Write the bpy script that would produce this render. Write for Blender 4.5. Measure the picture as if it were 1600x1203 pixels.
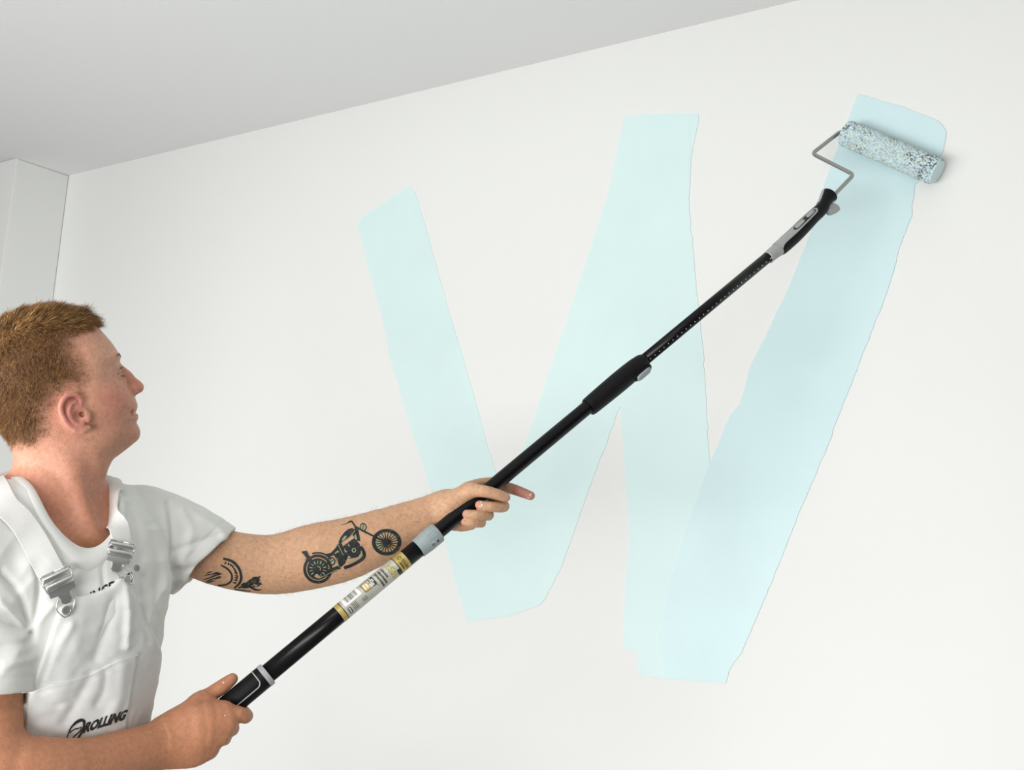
import bpy, bmesh, math, random
import numpy as np
from mathutils import Vector, Matrix
from mathutils.bvhtree import BVHTree
from mathutils.geometry import tessellate_polygon

for o in list(bpy.data.objects):
    bpy.data.objects.remove(o, do_unlink=True)
SC = bpy.context.scene
COL = SC.collection
random.seed(4)
RNG = np.random.default_rng(7)

# ------------------------------------------------------------------ camera
CAM = np.array([0.0, 0.0, 1.46])
# columns: camera right, camera down, camera forward, in world axes
RM = np.array([[0.81652657, -0.01796033, -0.5770284],
               [0.57333549, 0.14227924, 0.80687238],
               [0.06760747, -0.9896636, 0.12647207]])
FOC = 1600.0
cam_data = bpy.data.cameras.new('camera')
cam = bpy.data.objects.new('camera', cam_data)
COL.objects.link(cam)
cam_data.sensor_width = 36.0
cam_data.lens = 36.0
cam_data.clip_start = 0.05
mw = Matrix.Identity(4)
for i in range(3):
    mw[i][0] = RM[i, 0]; mw[i][1] = -RM[i, 1]; mw[i][2] = -RM[i, 2]; mw[i][3] = CAM[i]
cam.matrix_world = mw
SC.camera = cam

# ------------------------------------------------------------------ light
world = bpy.data.worlds.new('daylight'); SC.world = world
world.use_nodes = True
bg = world.node_tree.nodes['Background']
bg.inputs['Color'].default_value = (0.97, 0.985, 1.0, 1)
bg.inputs['Strength'].default_value = 0.13

def area(name, loc, target, size, size_y, power, color=(1, 1, 1)):
    l = bpy.data.lights.new(name, 'AREA'); l.shape = 'RECTANGLE'
    l.size = size; l.size_y = size_y; l.energy = power; l.color = color
    o = bpy.data.objects.new(name, l); COL.objects.link(o)
    o.location = loc
    o.rotation_euler = (Vector(target) - Vector(loc)).to_track_quat('-Z', 'Y').to_euler()
    return o
# tall windows of the room behind and to the left of the photographer, and ceiling lamps
area('window_light_behind', (-1.22, -1.75, 0.80), (-1.15, 2.3, 0.45), 3.6, 1.0, 128, (1.0, 0.995, 0.985))
area('window_light_side', (-3.4, -1.1, 1.0), (-0.7, 2.3, 1.6), 1.0, 1.2, 20, (1.0, 1.0, 1.0))
area('ceiling_lamp_light', (-0.7, -0.9, 2.74), (-0.7, -0.8, 0), 1.4, 0.7, 20, (1.0, 0.98, 0.95))

SC.view_settings.view_transform = 'Standard'
SC.view_settings.look = 'None'
SC.view_settings.gamma = 1.0
SC.view_settings.use_curve_mapping = False
SC.view_settings.exposure = 0.18

# ------------------------------------------------------------------ helpers
def unit(v):
    v = np.asarray(v, float); return v / np.linalg.norm(v)
def ray(px, py):
    return RM @ np.array([(px - 800.0) / FOC, (py - 601.5) / FOC, 1.0])
def at(px, py, d):                       # a point seen at (px, py) that lies d metres along the optical axis
    return CAM + ray(px, py) * d
def proj(P):
    v = RM.T @ (np.asarray(P) - CAM)
    return np.array([800 + FOC * v[0] / v[2], 601.5 + FOC * v[1] / v[2], v[2]])
def on_plane(px, py, p0, n):
    r = ray(px, py); t = np.dot(p0 - CAM, n) / np.dot(r, n)
    return CAM + r * t

def new_mesh(name, verts, faces, mats, parent=None, smooth=True, midx=None):
    me = bpy.data.meshes.new(name)
    me.from_pydata([tuple(map(float, v)) for v in verts], [], [tuple(map(int, f)) for f in faces])
    return link(name, me, mats, parent, smooth, midx)
def fast_mesh(name, V, F, mats, parent=None, smooth=True):
    """V (n,3) array, F (m,k) int array with one k"""
    V = np.asarray(V, np.float32); F = np.asarray(F, np.int32)
    me = bpy.data.meshes.new(name)
    k = F.shape[1]
    me.vertices.add(len(V)); me.vertices.foreach_set('co', V.ravel())
    me.loops.add(F.size); me.loops.foreach_set('vertex_index', F.ravel())
    me.polygons.add(len(F))
    me.polygons.foreach_set('loop_start', np.arange(0, F.size, k, dtype=np.int32))
    me.polygons.foreach_set('loop_total', np.full(len(F), k, np.int32))
    me.update(calc_edges=True); me.validate()
    return link(name, me, mats, parent, smooth)
def link(name, me, mats, parent=None, smooth=True, midx=None):
    if not isinstance(mats, (list, tuple)): mats = [mats]
    for m in mats: me.materials.append(m)
    if smooth: me.polygons.foreach_set('use_smooth', np.ones(len(me.polygons), bool))
    if midx is not None: me.polygons.foreach_set('material_index', np.asarray(midx, np.int32))
    o = bpy.data.objects.new(name, me); COL.objects.link(o)
    if parent is not None: set_parent(o, parent)
    me.update()
    return o
def set_parent(o, parent):
    o.parent = parent
    o.matrix_parent_inverse = parent_matrix(parent).inverted()
def parent_matrix(p):
    m = Matrix.LocRotScale(p.location, p.rotation_euler, p.scale)
    if p.parent is not None: m = parent_matrix(p.parent) @ p.matrix_parent_inverse @ m
    return m
def empty(name, loc):
    o = bpy.data.objects.new(name, None); COL.objects.link(o); o.location = tuple(map(float, loc))
    o.empty_display_size = 0.05
    return o
def tag(o, label=None, cat=None, group=None, kind=None):
    if label: o['label'] = label
    if cat: o['category'] = cat
    if group: o['group'] = group
    if kind: o['kind'] = kind
    return o
def vcol(o, C, name='Col'):
    a = o.data.color_attributes.new(name, 'FLOAT_COLOR', 'POINT')
    C = np.concatenate([np.asarray(C, np.float32), np.ones((len(C), 1), np.float32)], 1)
    a.data.foreach_set('color', C.ravel())
def s2l(c):
    c = np.asarray(c, float) / 255.0
    return np.where(c <= 0.04045, c / 12.92, ((c + 0.055) / 1.055) ** 2.4)

class Buf:                                # collects shapes that make up ONE part
    def __init__(s): s.v = []; s.f = []; s.m = []
    def add(s, V, F, mi=0):
        b = len(s.v); s.v += [tuple(map(float, v)) for v in V]
        s.f += [tuple(int(i) + b for i in f) for f in F]; s.m += [mi] * len(F)
    def build(s, name, mats, parent=None, smooth=True):
        return new_mesh(name, s.v, s.f, mats, parent, smooth, s.m)

def loft(rings, cap=True, closed=True):
    """rings: list of (n,3) arrays -> verts, faces"""
    n = len(rings[0]); V = np.concatenate(rings); F = []
    for i in range(len(rings) - 1):
        for j in range(n if closed else n - 1):
            k = (j + 1) % n
            F.append((i * n + j, i * n + k, (i + 1) * n + k, (i + 1) * n + j))
    if cap and closed:
        F.append(tuple(range(n))[::-1]); b = (len(rings) - 1) * n
        F.append(tuple(range(b, b + n)))
    return V, F
def tube(P, r, n=10, cap=True):
    """tube along polyline P with radius r (number or list)"""
    P = np.asarray(P, float); rr = np.full(len(P), r) if np.isscalar(r) else np.asarray(r, float)
    T = np.gradient(P, axis=0); T /= np.linalg.norm(T, axis=1)[:, None]
    ref = np.array([0, 0, 1.0]) if abs(T[0][2]) < 0.9 else np.array([1.0, 0, 0])
    u = unit(np.cross(T[0], ref)); rings = []
    for p, t, q in zip(P, T, rr):
        u = unit(u - t * np.dot(u, t)); w = np.cross(t, u)
        a = np.linspace(0, 2 * np.pi, n, endpoint=False)
        rings.append(p + q * (np.cos(a)[:, None] * u + np.sin(a)[:, None] * w))
    return loft(rings, cap)
def fillet(P, r, n=6):
    """polyline with rounded corners"""
    P = [np.asarray(p, float) for p in P]; out = [P[0]]
    for a, b, c in zip(P[:-2], P[1:-1], P[2:]):
        d1 = min(r, 0.49 * np.linalg.norm(a - b)); d2 = min(r, 0.49 * np.linalg.norm(c - b))
        p, q = b + unit(a - b) * d1, b + unit(c - b) * d2
        for t in np.linspace(0, 1, n): out.append((1 - t) ** 2 * p + 2 * t * (1 - t) * b + t * t * q)
    out.append(P[-1]); return np.array(out)
def spline(P, n=60):
    """Catmull-Rom through the rows of P (any number of columns)"""
    P = np.asarray(P, float); Q = np.vstack([2 * P[0] - P[1], P, 2 * P[-1] - P[-2]])
    m = len(P) - 1; out = []
    for s in np.linspace(0, m, n):
        i = min(int(s), m - 1); t = s - i
        a, b, c, d = Q[i:i + 4]
        out.append(0.5 * ((2 * b) + (c - a) * t + (2 * a - 5 * b + 4 * c - d) * t * t + (3 * b - a - 3 * c + d) * t ** 3))
    return np.array(out)

# ------------------------------------------------------------------ numpy noise
_perm = RNG.random((64, 64, 64)).astype(np.float32) * 2 - 1
def vnoise(P, s=1.0):
    """smooth value noise in [-1,1], P (n,3), scale = cells per unit"""
    Q = np.asarray(P) * s; I = np.floor(Q).astype(int); f = Q - I; f = f * f * (3 - 2 * f)
    out = 0
    for dx in (0, 1):
        for dy in (0, 1):
            for dz in (0, 1):
                w = (f[:, 0] if dx else 1 - f[:, 0]) * (f[:, 1] if dy else 1 - f[:, 1]) * (f[:, 2] if dz else 1 - f[:, 2])
                out = out + w * _perm[(I[:, 0] + dx) & 63, (I[:, 1] + dy) & 63, (I[:, 2] + dz) & 63]
    return out

# ------------------------------------------------------------------ materials
def mat(name, color=(0.8, 0.8, 0.8), rough=0.5, metal=0.0, bump=None, var=None, attr=None, sss=0.0, spec=0.5,
        speckle=None, coat=0.0):
    """bump = (scale, strength, distance); var = (scale, amount); speckle = (scale, threshold, colour, amount)"""
    m = bpy.data.materials.new(name); m.use_nodes = True
    nt = m.node_tree; b = nt.nodes['Principled BSDF']
    b.inputs['Roughness'].default_value = rough; b.inputs['Metallic'].default_value = metal
    b.inputs['Specular IOR Level'].default_value = spec
    b.inputs['Coat Weight'].default_value = coat
    tc = nt.nodes.new('ShaderNodeTexCoord')
    if attr:
        a = nt.nodes.new('ShaderNodeAttribute'); a.attribute_name = attr; src = a.outputs['Color']
    else:
        a = nt.nodes.new('ShaderNodeRGB'); a.outputs[0].default_value = (*color, 1); src = a.outputs[0]
    def noise(scale, detail=3):
        n = nt.nodes.new('ShaderNodeTexNoise'); n.inputs['Scale'].default_value = scale
        n.inputs['Detail'].default_value = detail
        nt.links.new(tc.outputs['Object'], n.inputs['Vector']); return n
    if var:
        n = noise(var[0]); mr = nt.nodes.new('ShaderNodeMapRange')
        mr.inputs['From Min'].default_value = 0.3; mr.inputs['From Max'].default_value = 0.7
        mr.inputs['To Min'].default_value = 1 - var[1]; mr.inputs['To Max'].default_value = 1 + var[1]
        nt.links.new(n.outputs['Fac'], mr.inputs['Value'])
        mx = nt.nodes.new('ShaderNodeMix'); mx.data_type = 'RGBA'; mx.blend_type = 'MULTIPLY'
        mx.inputs['Factor'].default_value = 1
        nt.links.new(src, mx.inputs['A']); nt.links.new(mr.outputs['Result'], mx.inputs['B']); src = mx.outputs['Result']
    if speckle:
        n = noise(speckle[0], 2); mr = nt.nodes.new('ShaderNodeMapRange')
        mr.inputs['From Min'].default_value = speckle[1]; mr.inputs['From Max'].default_value = speckle[1] + 0.08
        mr.inputs['To Max'].default_value = speckle[3]
        nt.links.new(n.outputs['Fac'], mr.inputs['Value'])
        mx = nt.nodes.new('ShaderNodeMix'); mx.data_type = 'RGBA'
        nt.links.new(mr.outputs['Result'], mx.inputs['Factor']); nt.links.new(src, mx.inputs['A'])
        mx.inputs['B'].default_value = (*speckle[2], 1); src = mx.outputs['Result']
    nt.links.new(src, b.inputs['Base Color'])
    if sss:
        b.inputs['Subsurface Weight'].default_value = sss
        b.inputs['Subsurface Radius'].default_value = (1.0, 0.35, 0.2)
        b.inputs['Subsurface Scale'].default_value = 0.006
    if bump:
        n = noise(bump[0], 4); bp = nt.nodes.new('ShaderNodeBump')
        bp.inputs['Strength'].default_value = bump[1]; bp.inputs['Distance'].default_value = bump[2]
        nt.links.new(n.outputs['Fac'], bp.inputs['Height']); nt.links.new(bp.outputs['Normal'], b.inputs['Normal'])
    return m

M = {
 'wall': mat('wall_paint', (0.80, 0.81, 0.79), 0.62, bump=(160, 0.08, 0.001), var=(1.2, 0.008), spec=0.25),
 'ceiling': mat('ceiling_paint', (0.80, 0.805, 0.81), 0.8, bump=(120, 0.08, 0.001), var=(0.9, 0.01), spec=0.15),
 'floor': mat('grey_concrete_floor', (0.17, 0.165, 0.155), 0.75, bump=(25, 0.2, 0.003), var=(3, 0.06)),
 'blue': mat('pale_blue_emulsion', (0.665, 0.83, 0.82), 0.45, bump=(220, 0.15, 0.0006), var=(5, 0.02), spec=0.4),
 'blue_wet': mat('wet_blue_emulsion', (0.61, 0.785, 0.805), 0.36, bump=(220, 0.15, 0.0006), var=(5, 0.03), spec=0.5),
 'black_tube': mat('black_anodised_tube', (0.004, 0.004, 0.0045), 0.30, spec=0.22),
 'black_plastic': mat('black_rubber', (0.005, 0.005, 0.006), 0.5, bump=(500, 0.1, 0.0003), spec=0.2),
 'grey_plastic': mat('grey_plastic', (0.30, 0.35, 0.36), 0.45, var=(40, 0.04)),
 'light_grey': mat('light_grey_plastic', (0.36, 0.37, 0.37), 0.45, var=(40, 0.03)),
 'steel': mat('plated_steel_wire', (0.42, 0.42, 0.41), 0.28, metal=1.0),
 'chrome': mat('nickel_buckle', (0.70, 0.70, 0.68), 0.24, metal=0.9, bump=(90, 0.08, 0.0005)),
 'white_mark': mat('white_marking', (0.85, 0.85, 0.85), 0.5),
 'gold': mat('gold_print', (0.50, 0.38, 0.10), 0.35, metal=0.25, var=(60, 0.12)),
 'silver': mat('silver_label', (0.50, 0.49, 0.44), 0.35, metal=0.15, var=(40, 0.06)),
 'print_black': mat('black_print', (0.02, 0.02, 0.018), 0.4),
 'print_olive': mat('dark_olive_print', (0.06, 0.06, 0.03), 0.4),
 'print_white': mat('white_print', (0.8, 0.8, 0.76), 0.4),
 'print_cream': mat('yellow_print', (0.75, 0.67, 0.25), 0.4),
 'skin': mat('skin', rough=0.52, attr='Col', sss=0.12, bump=(420, 0.35, 0.0012), var=(140, 0.10),
             speckle=(330, 0.60, (0.30, 0.11, 0.05), 0.40), spec=0.35),
 'hair': mat('short_ginger_hair', rough=0.55, attr='Col', spec=0.35),
 'nail': mat('fingernail', (0.55, 0.33, 0.25), 0.3),
 'eye': mat('eye', rough=0.12, attr='Col'),
 'shirt': mat('white_cotton_jersey', (0.77, 0.78, 0.75), 0.85, bump=(900, 0.25, 0.0006), spec=0.15),
 'denim': mat('white_cotton_drill', (0.74, 0.75, 0.735), 0.85, bump=(700, 0.35, 0.0008), var=(14, 0.025), spec=0.15),
 'web': mat('white_strap_webbing', (0.80, 0.80, 0.78), 0.8, bump=(900, 0.4, 0.0008), spec=0.15),
 'ink': mat('tattoo_ink', (0.022, 0.03, 0.03), 0.55, var=(150, 0.3), spec=0.3),
 'ink_tint': mat('tattoo_pale_tint', (0.33, 0.34, 0.21), 0.55, spec=0.3),
 'boot': mat('tan_work_boot', (0.20, 0.12, 0.06), 0.7, bump=(80, 0.2, 0.001)),
 'sole': mat('boot_sole', (0.03, 0.03, 0.03), 0.8),
 'pile': mat('roller_pile', rough=0.6, attr='Col'),
}
# ------------------------------------------------------------------ room shell
WALL_Y = 2.336
def wall_pt(px, py, off=0.0):
    return on_plane(px, py, np.array([0, WALL_Y - off, 0]), np.array([0, 1.0, 0]))
corner = wall_pt(108, 274)
CX, CZ = float(corner[0]), float(corner[2])          # inner corner and ceiling height
ret_y = float(on_plane(20, 248, np.array([0, 0, CZ]), np.array([0, 0, 1.0]))[1])
def box(name, lo, hi, m, bev=0.0):
    bm = bmesh.new(); bmesh.ops.create_cube(bm, size=1)
    for v in bm.verts: v.co = [lo[i] + (v.co[i] + 0.5) * (hi[i] - lo[i]) for i in range(3)]
    if bev: bmesh.ops.bevel(bm, geom=bm.edges[:], offset=bev, segments=2, affect='EDGES')
    me = bpy.data.meshes.new(name); bm.to_mesh(me); bm.free()
    return link(name, me, m, None, False)
tag(box('wall_back', (CX - 0.2, WALL_Y, 0), (3.2, WALL_Y + 0.12, CZ), M['wall']), kind='structure')
tag(box('wall_left', (CX - 0.25, ret_y, 0), (CX, WALL_Y, CZ), M['wall'], 0.004), kind='structure')
tag(box('wall_side', (CX - 5.0, ret_y, 0), (CX - 0.25, ret_y + 0.12, CZ), M['wall']), kind='structure')
tag(box('ceiling', (CX - 5.0, -3.6, CZ), (3.2, WALL_Y + 0.12, CZ + 0.1), M['ceiling']), kind='structure')
tag(box('floor', (CX - 5.0, -3.6, -0.1), (3.2, WALL_Y + 0.12, 0.0), M['floor']), kind='structure')
# ------------------------------------------------------------------ the letter rolled onto the wall
STROKES = [
 # first down stroke
 ([(559, 350), (566, 340), (602, 315), (642, 291), (648, 300), (657, 325), (684, 421), (706, 500), (736, 600), (756, 675),
   (776, 740), (800, 830), (826, 950), (800, 960), (733, 971), (728, 962), (715, 920), (700, 860), (665, 735), (644, 675), (609, 557),
   (594, 482), (574, 412)], 'blue', 0.0010),
 # second stroke, up
 ([(975, 183), (1010, 178), (1091, 177), (1092, 190), (1086, 215), (1082, 237), (1072, 300), (1030, 440), (1000, 540), (970, 632), (945, 700), (920, 765),
   (880, 880), (852, 936), (842, 947), (800, 961), (752, 968), (760, 900), (778, 800), (790, 745), (820, 695), (828, 675), (863, 566), (894, 478), (924, 386), (950, 303),
   (964, 237)], 'blue', 0.0014),
 # third stroke, down
 ([(985, 200), (1078, 190), (1080, 250), (1077, 325), (1082, 369), (1088, 447), (1099, 544), (1106, 675), (1108, 705), (1112, 760), (1125, 900), (1130, 1062),
   (1050, 1060), (998, 1053), (995, 1018), (974, 1012), (976, 920), (984, 840), (977, 740), (970, 650), (966, 560), (975, 400)], 'blue', 0.0018),
 # last stroke, the one being rolled
 ([(1340, 148), (1355, 151), (1419, 170), (1468, 190), (1479, 205), (1474, 235), (1458, 262), (1430, 290), (1424, 337), (1405, 390), (1390, 446), (1360, 525), (1325, 612),
   (1290, 705), (1245, 810), (1210, 900), (1185, 960), (1158, 1020), (1142, 1042), (1134, 1066), (1090, 1064), (1040, 1059), (1030, 1000), (1050, 900), (1085, 790),
   (1110, 722), (1140, 650), (1156, 631), (1174, 570), (1234, 446), (1262, 375), (1289, 285), (1311, 225), (1330, 175)], 'blue_wet', 0.0022),
]
lett = empty('painted_letter', (float(wall_pt(1000, 700)[0]), WALL_Y - 0.001, float(wall_pt(1000, 700)[2])))
tag(lett, 'large pale blue letter W rolled in paint strokes on the white wall', 'painted letter')
for pts, mk, off in STROKES:
    W = np.array([wall_pt(x, y)[[0, 2]] for x, y in pts])
    dense = []
    for a, b in zip(W, np.roll(W, -1, 0)):
        n = max(2, int(np.linalg.norm(b - a) / 0.004))
        for t in np.linspace(0, 1, n, endpoint=False): dense.append(a + (b - a) * t)
    dense = np.array(dense)
    T = np.roll(dense, -2, 0) - np.roll(dense, 2, 0); N = np.stack([T[:, 1], -T[:, 0]], 1)
    N /= np.linalg.norm(N, axis=1)[:, None] + 1e-9
    q = np.stack([dense[:, 0], dense[:, 1], np.full(len(dense), off * 900)], 1)
    rag = 0.0014 * vnoise(q, 45) + 0.0014 * vnoise(q, 160) + 0.004 * np.clip(vnoise(q + 9, 28) - 0.35, 0, 1)
    dense = dense + N * rag[:, None]
    k = len(dense)
    tri = tessellate_polygon([[Vector((p[0], p[1], 0)) for p in dense]])
    V = [(p[0], WALL_Y - off, p[1]) for p in dense] + [(p[0], WALL_Y - 0.0001, p[1]) for p in dense]
    F = [tuple(t) for t in tri] + [(i, (i + 1) % k, k + (i + 1) % k, k + i) for i in range(k)]
    s = new_mesh('paint_stroke', V, F, M[mk], lett, False)
    bm = bmesh.new(); bm.from_mesh(s.data); bmesh.ops.recalc_face_normals(bm, faces=bm.faces); bm.to_mesh(s.data); bm.free()
    if mk == 'blue_wet': s['label'] = 'wet, bluer last stroke under the roller'
# ------------------------------------------------------------------ extension pole and paint roller
AX_Y = 2.3005
def axis_pt(px, py): return on_plane(px, py, np.array([0, AX_Y, 0]), np.array([0, 1.0, 0]))
RA, RB = axis_pt(1322, 208), axis_pt(1462, 268)
RMID = (RA + RB) / 2
ra = unit(RB - RA)                                     # roller axis
nn = np.cross(ray(1203, 399), ray(378, 1086))
ph = unit(np.cross(nn, ra))                            # pole direction, roller -> painter
if ph[1] > 0: ph = -ph
nn = unit(nn)
PO = RMID - nn * np.dot(RMID - CAM, nn)            # the pole's own axis, a few millimetres off the roller's middle
mid = PO + ph * 1.0
e1 = CAM - mid; e1 = unit(e1 - ph * np.dot(e1, ph))    # towards the photographer
e2 = np.cross(ph, e1)
if proj(mid + e2 * 0.05)[1] < proj(mid)[1]: e2 = -e2   # lower right side of the pole
def pt(px, py):
    """(distance along pole, sideways offset) of a pixel in the plane of the pole"""
    P = on_plane(px, py, PO, e1) - PO
    return float(np.dot(P, ph)), float(np.dot(P, e2))
def pp(t, th, r, off=0.0):
    return PO + ph * t + e2 * off + r * (math.cos(th) * e1 + math.sin(th) * e2)
def lathe(prof, n=40, off=0.0, th0=0.0):
    rings = []
    A = np.linspace(0, 2 * np.pi, n, endpoint=False) + th0
    for t, r in prof:
        rings.append(np.array([pp(t, a, r, off) for a in A]))
    return loft(rings)
def pole_depth(px, py):
    t, _ = pt(px, py); return proj(PO + ph * t)[2]

T = lambda x, y: pt(x, y)[0]
t_grip_end, t_grip = T(318, 1136), T(417, 1052)
t_lab0, t_lab1 = T(533, 964), T(637, 877)
t_col0, t_col1 = T(656, 861), T(686, 834)
t_lock0, t_lock1 = T(923, 641), T(1012, 569)
t_top = T(1206, 397)
POLE = empty('extension_pole', PO + ph * t_grip_end)
tag(POLE, 'long black telescopic extension pole held diagonally in both hands of the painter', 'pole')
R_OUT, R_IN, R_TOP, R_GRIP = 0.0163, 0.0138, 0.0118, 0.0198

def part(name, VF, m, parent, smooth=True):
    o = new_mesh(name, VF[0], VF[1], M[m] if isinstance(m, str) else m, parent, smooth)
    return o
def auto_sharp(o, ang=35):
    bm = bmesh.new(); bm.from_mesh(o.data)
    for e in bm.edges:
        if len(e.link_faces) == 2 and e.calc_face_angle(0) > math.radians(ang): e.smooth = False
    bm.to_mesh(o.data); bm.free()
    return o
# grip
g = part('grip', lathe([(t_grip_end + .002, .012), (t_grip_end + .001, .0175), (t_grip_end - .003, R_GRIP), (t_grip + .012, R_GRIP), (t_grip + .0072, R_GRIP), (t_grip + .007, .018)]), 'black_plastic', POLE); auto_sharp(g)
gr = part('grip_ring', lathe([(t_grip + .0075, .0175), (t_grip + .0072, .0204), (t_grip + .001, .0204), (t_grip - .0015, .0196), (t_grip - .0018, R_OUT)]), 'light_grey', g); auto_sharp(gr)
# pale inlay line running along the grip and turning round its end
ln = [pp(t, 0.42, R_GRIP + .0001) for t in np.linspace(t_grip_end - .01, t_grip + .026, 20)]
c0 = t_grip + .026
for a in np.linspace(0, math.pi / 2, 7)[1:]:
    ln.append(pp(c0 - .009 * math.sin(a), 0.42 - .45 * (1 - math.cos(a)), R_GRIP + .0001))
for a in np.linspace(-.03, -1.9, 16)[1:]: ln.append(pp(c0 - .009, a, R_GRIP + .0001))
part('inlay_line', tube(ln, .0011, 8), 'light_grey', g)
# outer tube
part('outer_tube', lathe([(t_grip + .02, R_OUT), (t_col0 - .01, R_OUT)], 48), 'black_tube', POLE)
# label sticker
lab = part('label', lathe([(t_lab0, R_OUT + .0001), (t_lab0, R_OUT + .0004), (t_lab1, R_OUT + .0004), (t_lab1, R_OUT + .0001)], 64), 'silver', POLE); auto_sharp(lab)
lab['label'] = 'silver and gold printed sticker'
LL = t_lab0 - t_lab1
def wrap_patch(a0, a1, s0, s1, r, na=14, ns=6):
    """patch on the pole; angles a0..a1, s = fraction of the label from its painter end"""
    V = []; F = []
    for i in range(ns + 1):
        t = t_lab0 - (s0 + (s1 - s0) * i / ns) * LL
        for j in range(na + 1): V.append(pp(t, a0 + (a1 - a0) * j / na, r))
    for i in range(ns):
        for j in range(na):
            k = i * (na + 1) + j; F.append((k, k + 1, k + na + 2, k + na + 1))
    return V, F
RL = R_OUT + .0004
def patch(name, a0, a1, s0, s1, m, lift=.0001):
    return part(name, wrap_patch(a0, a1, s0, s1, RL + lift), m, lab)
def patch(name, a0, a1, s0, s1, m, lift=.0001):
    return part(name, wrap_patch(a0, a1, s0, s1, RL + lift, 64 if a1 - a0 > 5 else 14), m, lab)
patch('gold_band', -math.pi, math.pi, .005, .058, 'gold')
patch('black_line', -math.pi, math.pi, .058, .068, 'print_black')
patch('gold_band', -math.pi, math.pi, .865, .995, 'gold')
patch('black_line', -math.pi, math.pi, .855, .866, 'print_black')
patch('dark_tab', .35, 1.25, .815, .868, 'print_black', .0002)
patch('barcode_panel', -1.45, -.15, .10, .335, 'print_white')
bars = Buf(); s = .135
rb = random.Random(3)
while s < .30:
    w = rb.choice((.0035, .006, .009)); V, F = wrap_patch(-1.25, -.35, s, s + w, RL + .0002, 8, 1); bars.add(V, F); s += w + rb.choice((.004, .006, .010))
bars.build('barcode', M['print_black'], lab)['kind'] = 'stuff'
def rrect(a0, a1, s0, s1, cr, m, name, lift):
    """rounded rectangle on the label; cr in metres"""
    w, h = (a1 - a0) * RL, (s1 - s0) * LL; pts = []
    for cx, cy, q in ((w - cr, cr, -90), (w - cr, h - cr, 0), (cr, h - cr, 90), (cr, cr, 180)):
        for k in range(6):
            an = math.radians(q + 18 * k); pts.append((cx + cr * math.cos(an), cy + cr * math.sin(an)))
    flat_on_label(pts, a0, s0, m, name, lift)
def flat_on_label(pts, a0, s0, m, name, lift):
    tri = tessellate_polygon([[Vector((x, y, 0)) for x, y in pts]])
    bm = bmesh.new(); vs = [bm.verts.new((x, y, 0)) for x, y in pts]
    for t in tri:
        try: bm.faces.new([vs[i] for i in t])
        except ValueError: pass
    for _ in range(2): bmesh.ops.subdivide_edges(bm, edges=[e for e in bm.edges if e.calc_length() > .002], cuts=1)
    bmesh.ops.triangulate(bm, faces=bm.faces)
    V = [pp(t_lab0 - s0 * LL - v.co.y, a0 + v.co.x / RL, RL + lift) for v in bm.verts]
    bm.verts.index_update(); F = [[v.index for v in f.verts] for f in bm.faces]; bm.free()
    return part(name, (V, F), m, lab)
rrect(-1.05, .10, .375, .545, .0028, 'print_black', 'badge', .0002)
rrect(-.99, .04, .382, .462, .0022, 'gold', 'badge_panel', .0003)

def text_mesh(body, size=1.0, bold=0.0, shear=0.0, spacing=1.0):
    c = bpy.data.curves.new('txt', 'FONT'); c.body = body; c.size = size; c.offset = bold; c.shear = shear
    c.resolution_u = 2; c.space_character = spacing
    o = bpy.data.objects.new('txt', c); COL.objects.link(o)
    bpy.context.view_layer.update()
    me = bpy.data.meshes.new_from_object(o.evaluated_get(bpy.context.evaluated_depsgraph_get()))
    V = np.array([v.co[:] for v in me.vertices]); F = [list(p.vertices) for p in me.polygons]
    bpy.data.objects.remove(o); bpy.data.curves.remove(c); bpy.data.meshes.remove(me)
    V[:, :2] -= V[:, :2].min(0)
    V[:, :2] /= V[:, :2].max(0)            # unit box
    return V[:, :2], F
def subdivided(V, F, lim):
    bm = bmesh.new(); vs = [bm.verts.new((x, y, 0)) for x, y in V]
    for f in F:
        try: bm.faces.new([vs[i] for i in f])
        except ValueError: pass
    bmesh.ops.triangulate(bm, faces=bm.faces)
    for _ in range(3):
        ed = [e for e in bm.edges if e.calc_length() > lim]
        if not ed: break
        bmesh.ops.subdivide_edges(bm, edges=ed, cuts=1); bmesh.ops.triangulate(bm, faces=bm.faces)
    bm.verts.index_update(); V2 = np.array([v.co[:2] for v in bm.verts]); F2 = [[v.index for v in f.verts] for f in bm.faces]
    bm.free(); return V2, F2
def label_text(body, a0, a1, s0, s1, m, bold=0.0, lift=.0003, name='lettering', shear=0.0):
    V, F = text_mesh(body, 1, bold, shear); V, F = subdivided(V, F, .12)
    P = [pp(t_lab0 - (s0 + (s1 - s0) * y) * LL, a0 + (a1 - a0) * x, RL + lift) for x, y in V]
    return part(name, (P, F), m, lab)
bar_rng = random.Random(21)
def label_bars(a0, a1, s0, s1, m, lift=.0003, wide=(.05, .11), gap=.022):
    """a line of print too small to read in the photograph: a row of little blocks"""
    B_ = Buf(); a = a0
    while a < a1 - .02:
        w = min(bar_rng.uniform(*wide), a1 - a); V, F = wrap_patch(a, a + w, s0 + bar_rng.uniform(0, .15) * (s1 - s0), s1 - bar_rng.uniform(0, .15) * (s1 - s0), RL + lift, 3, 1)
        B_.add(V, F); a += w + gap * bar_rng.uniform(.7, 1.8)
    o = B_.build('small_print', M[m], lab); o['kind'] = 'stuff'
label_text('ROLLING', -.15, 1.05, .925, .965, 'print_black', .02)
label_bars(-.12, .85, .89, .912, 'print_black')
label_text('Sailfish', -1.0, 1.0, .735, .815, 'print_black', .05, .00025)
label_text('Sailfish', -.97, .97, .74, .81, 'print_cream', .015, .0004)
label_bars(-.92, .30, .668, .70, 'print_olive'); label_bars(-.92, .75, .622, .655, 'print_olive'); label_bars(-1.0, .9, .578, .61, 'print_olive')
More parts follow.
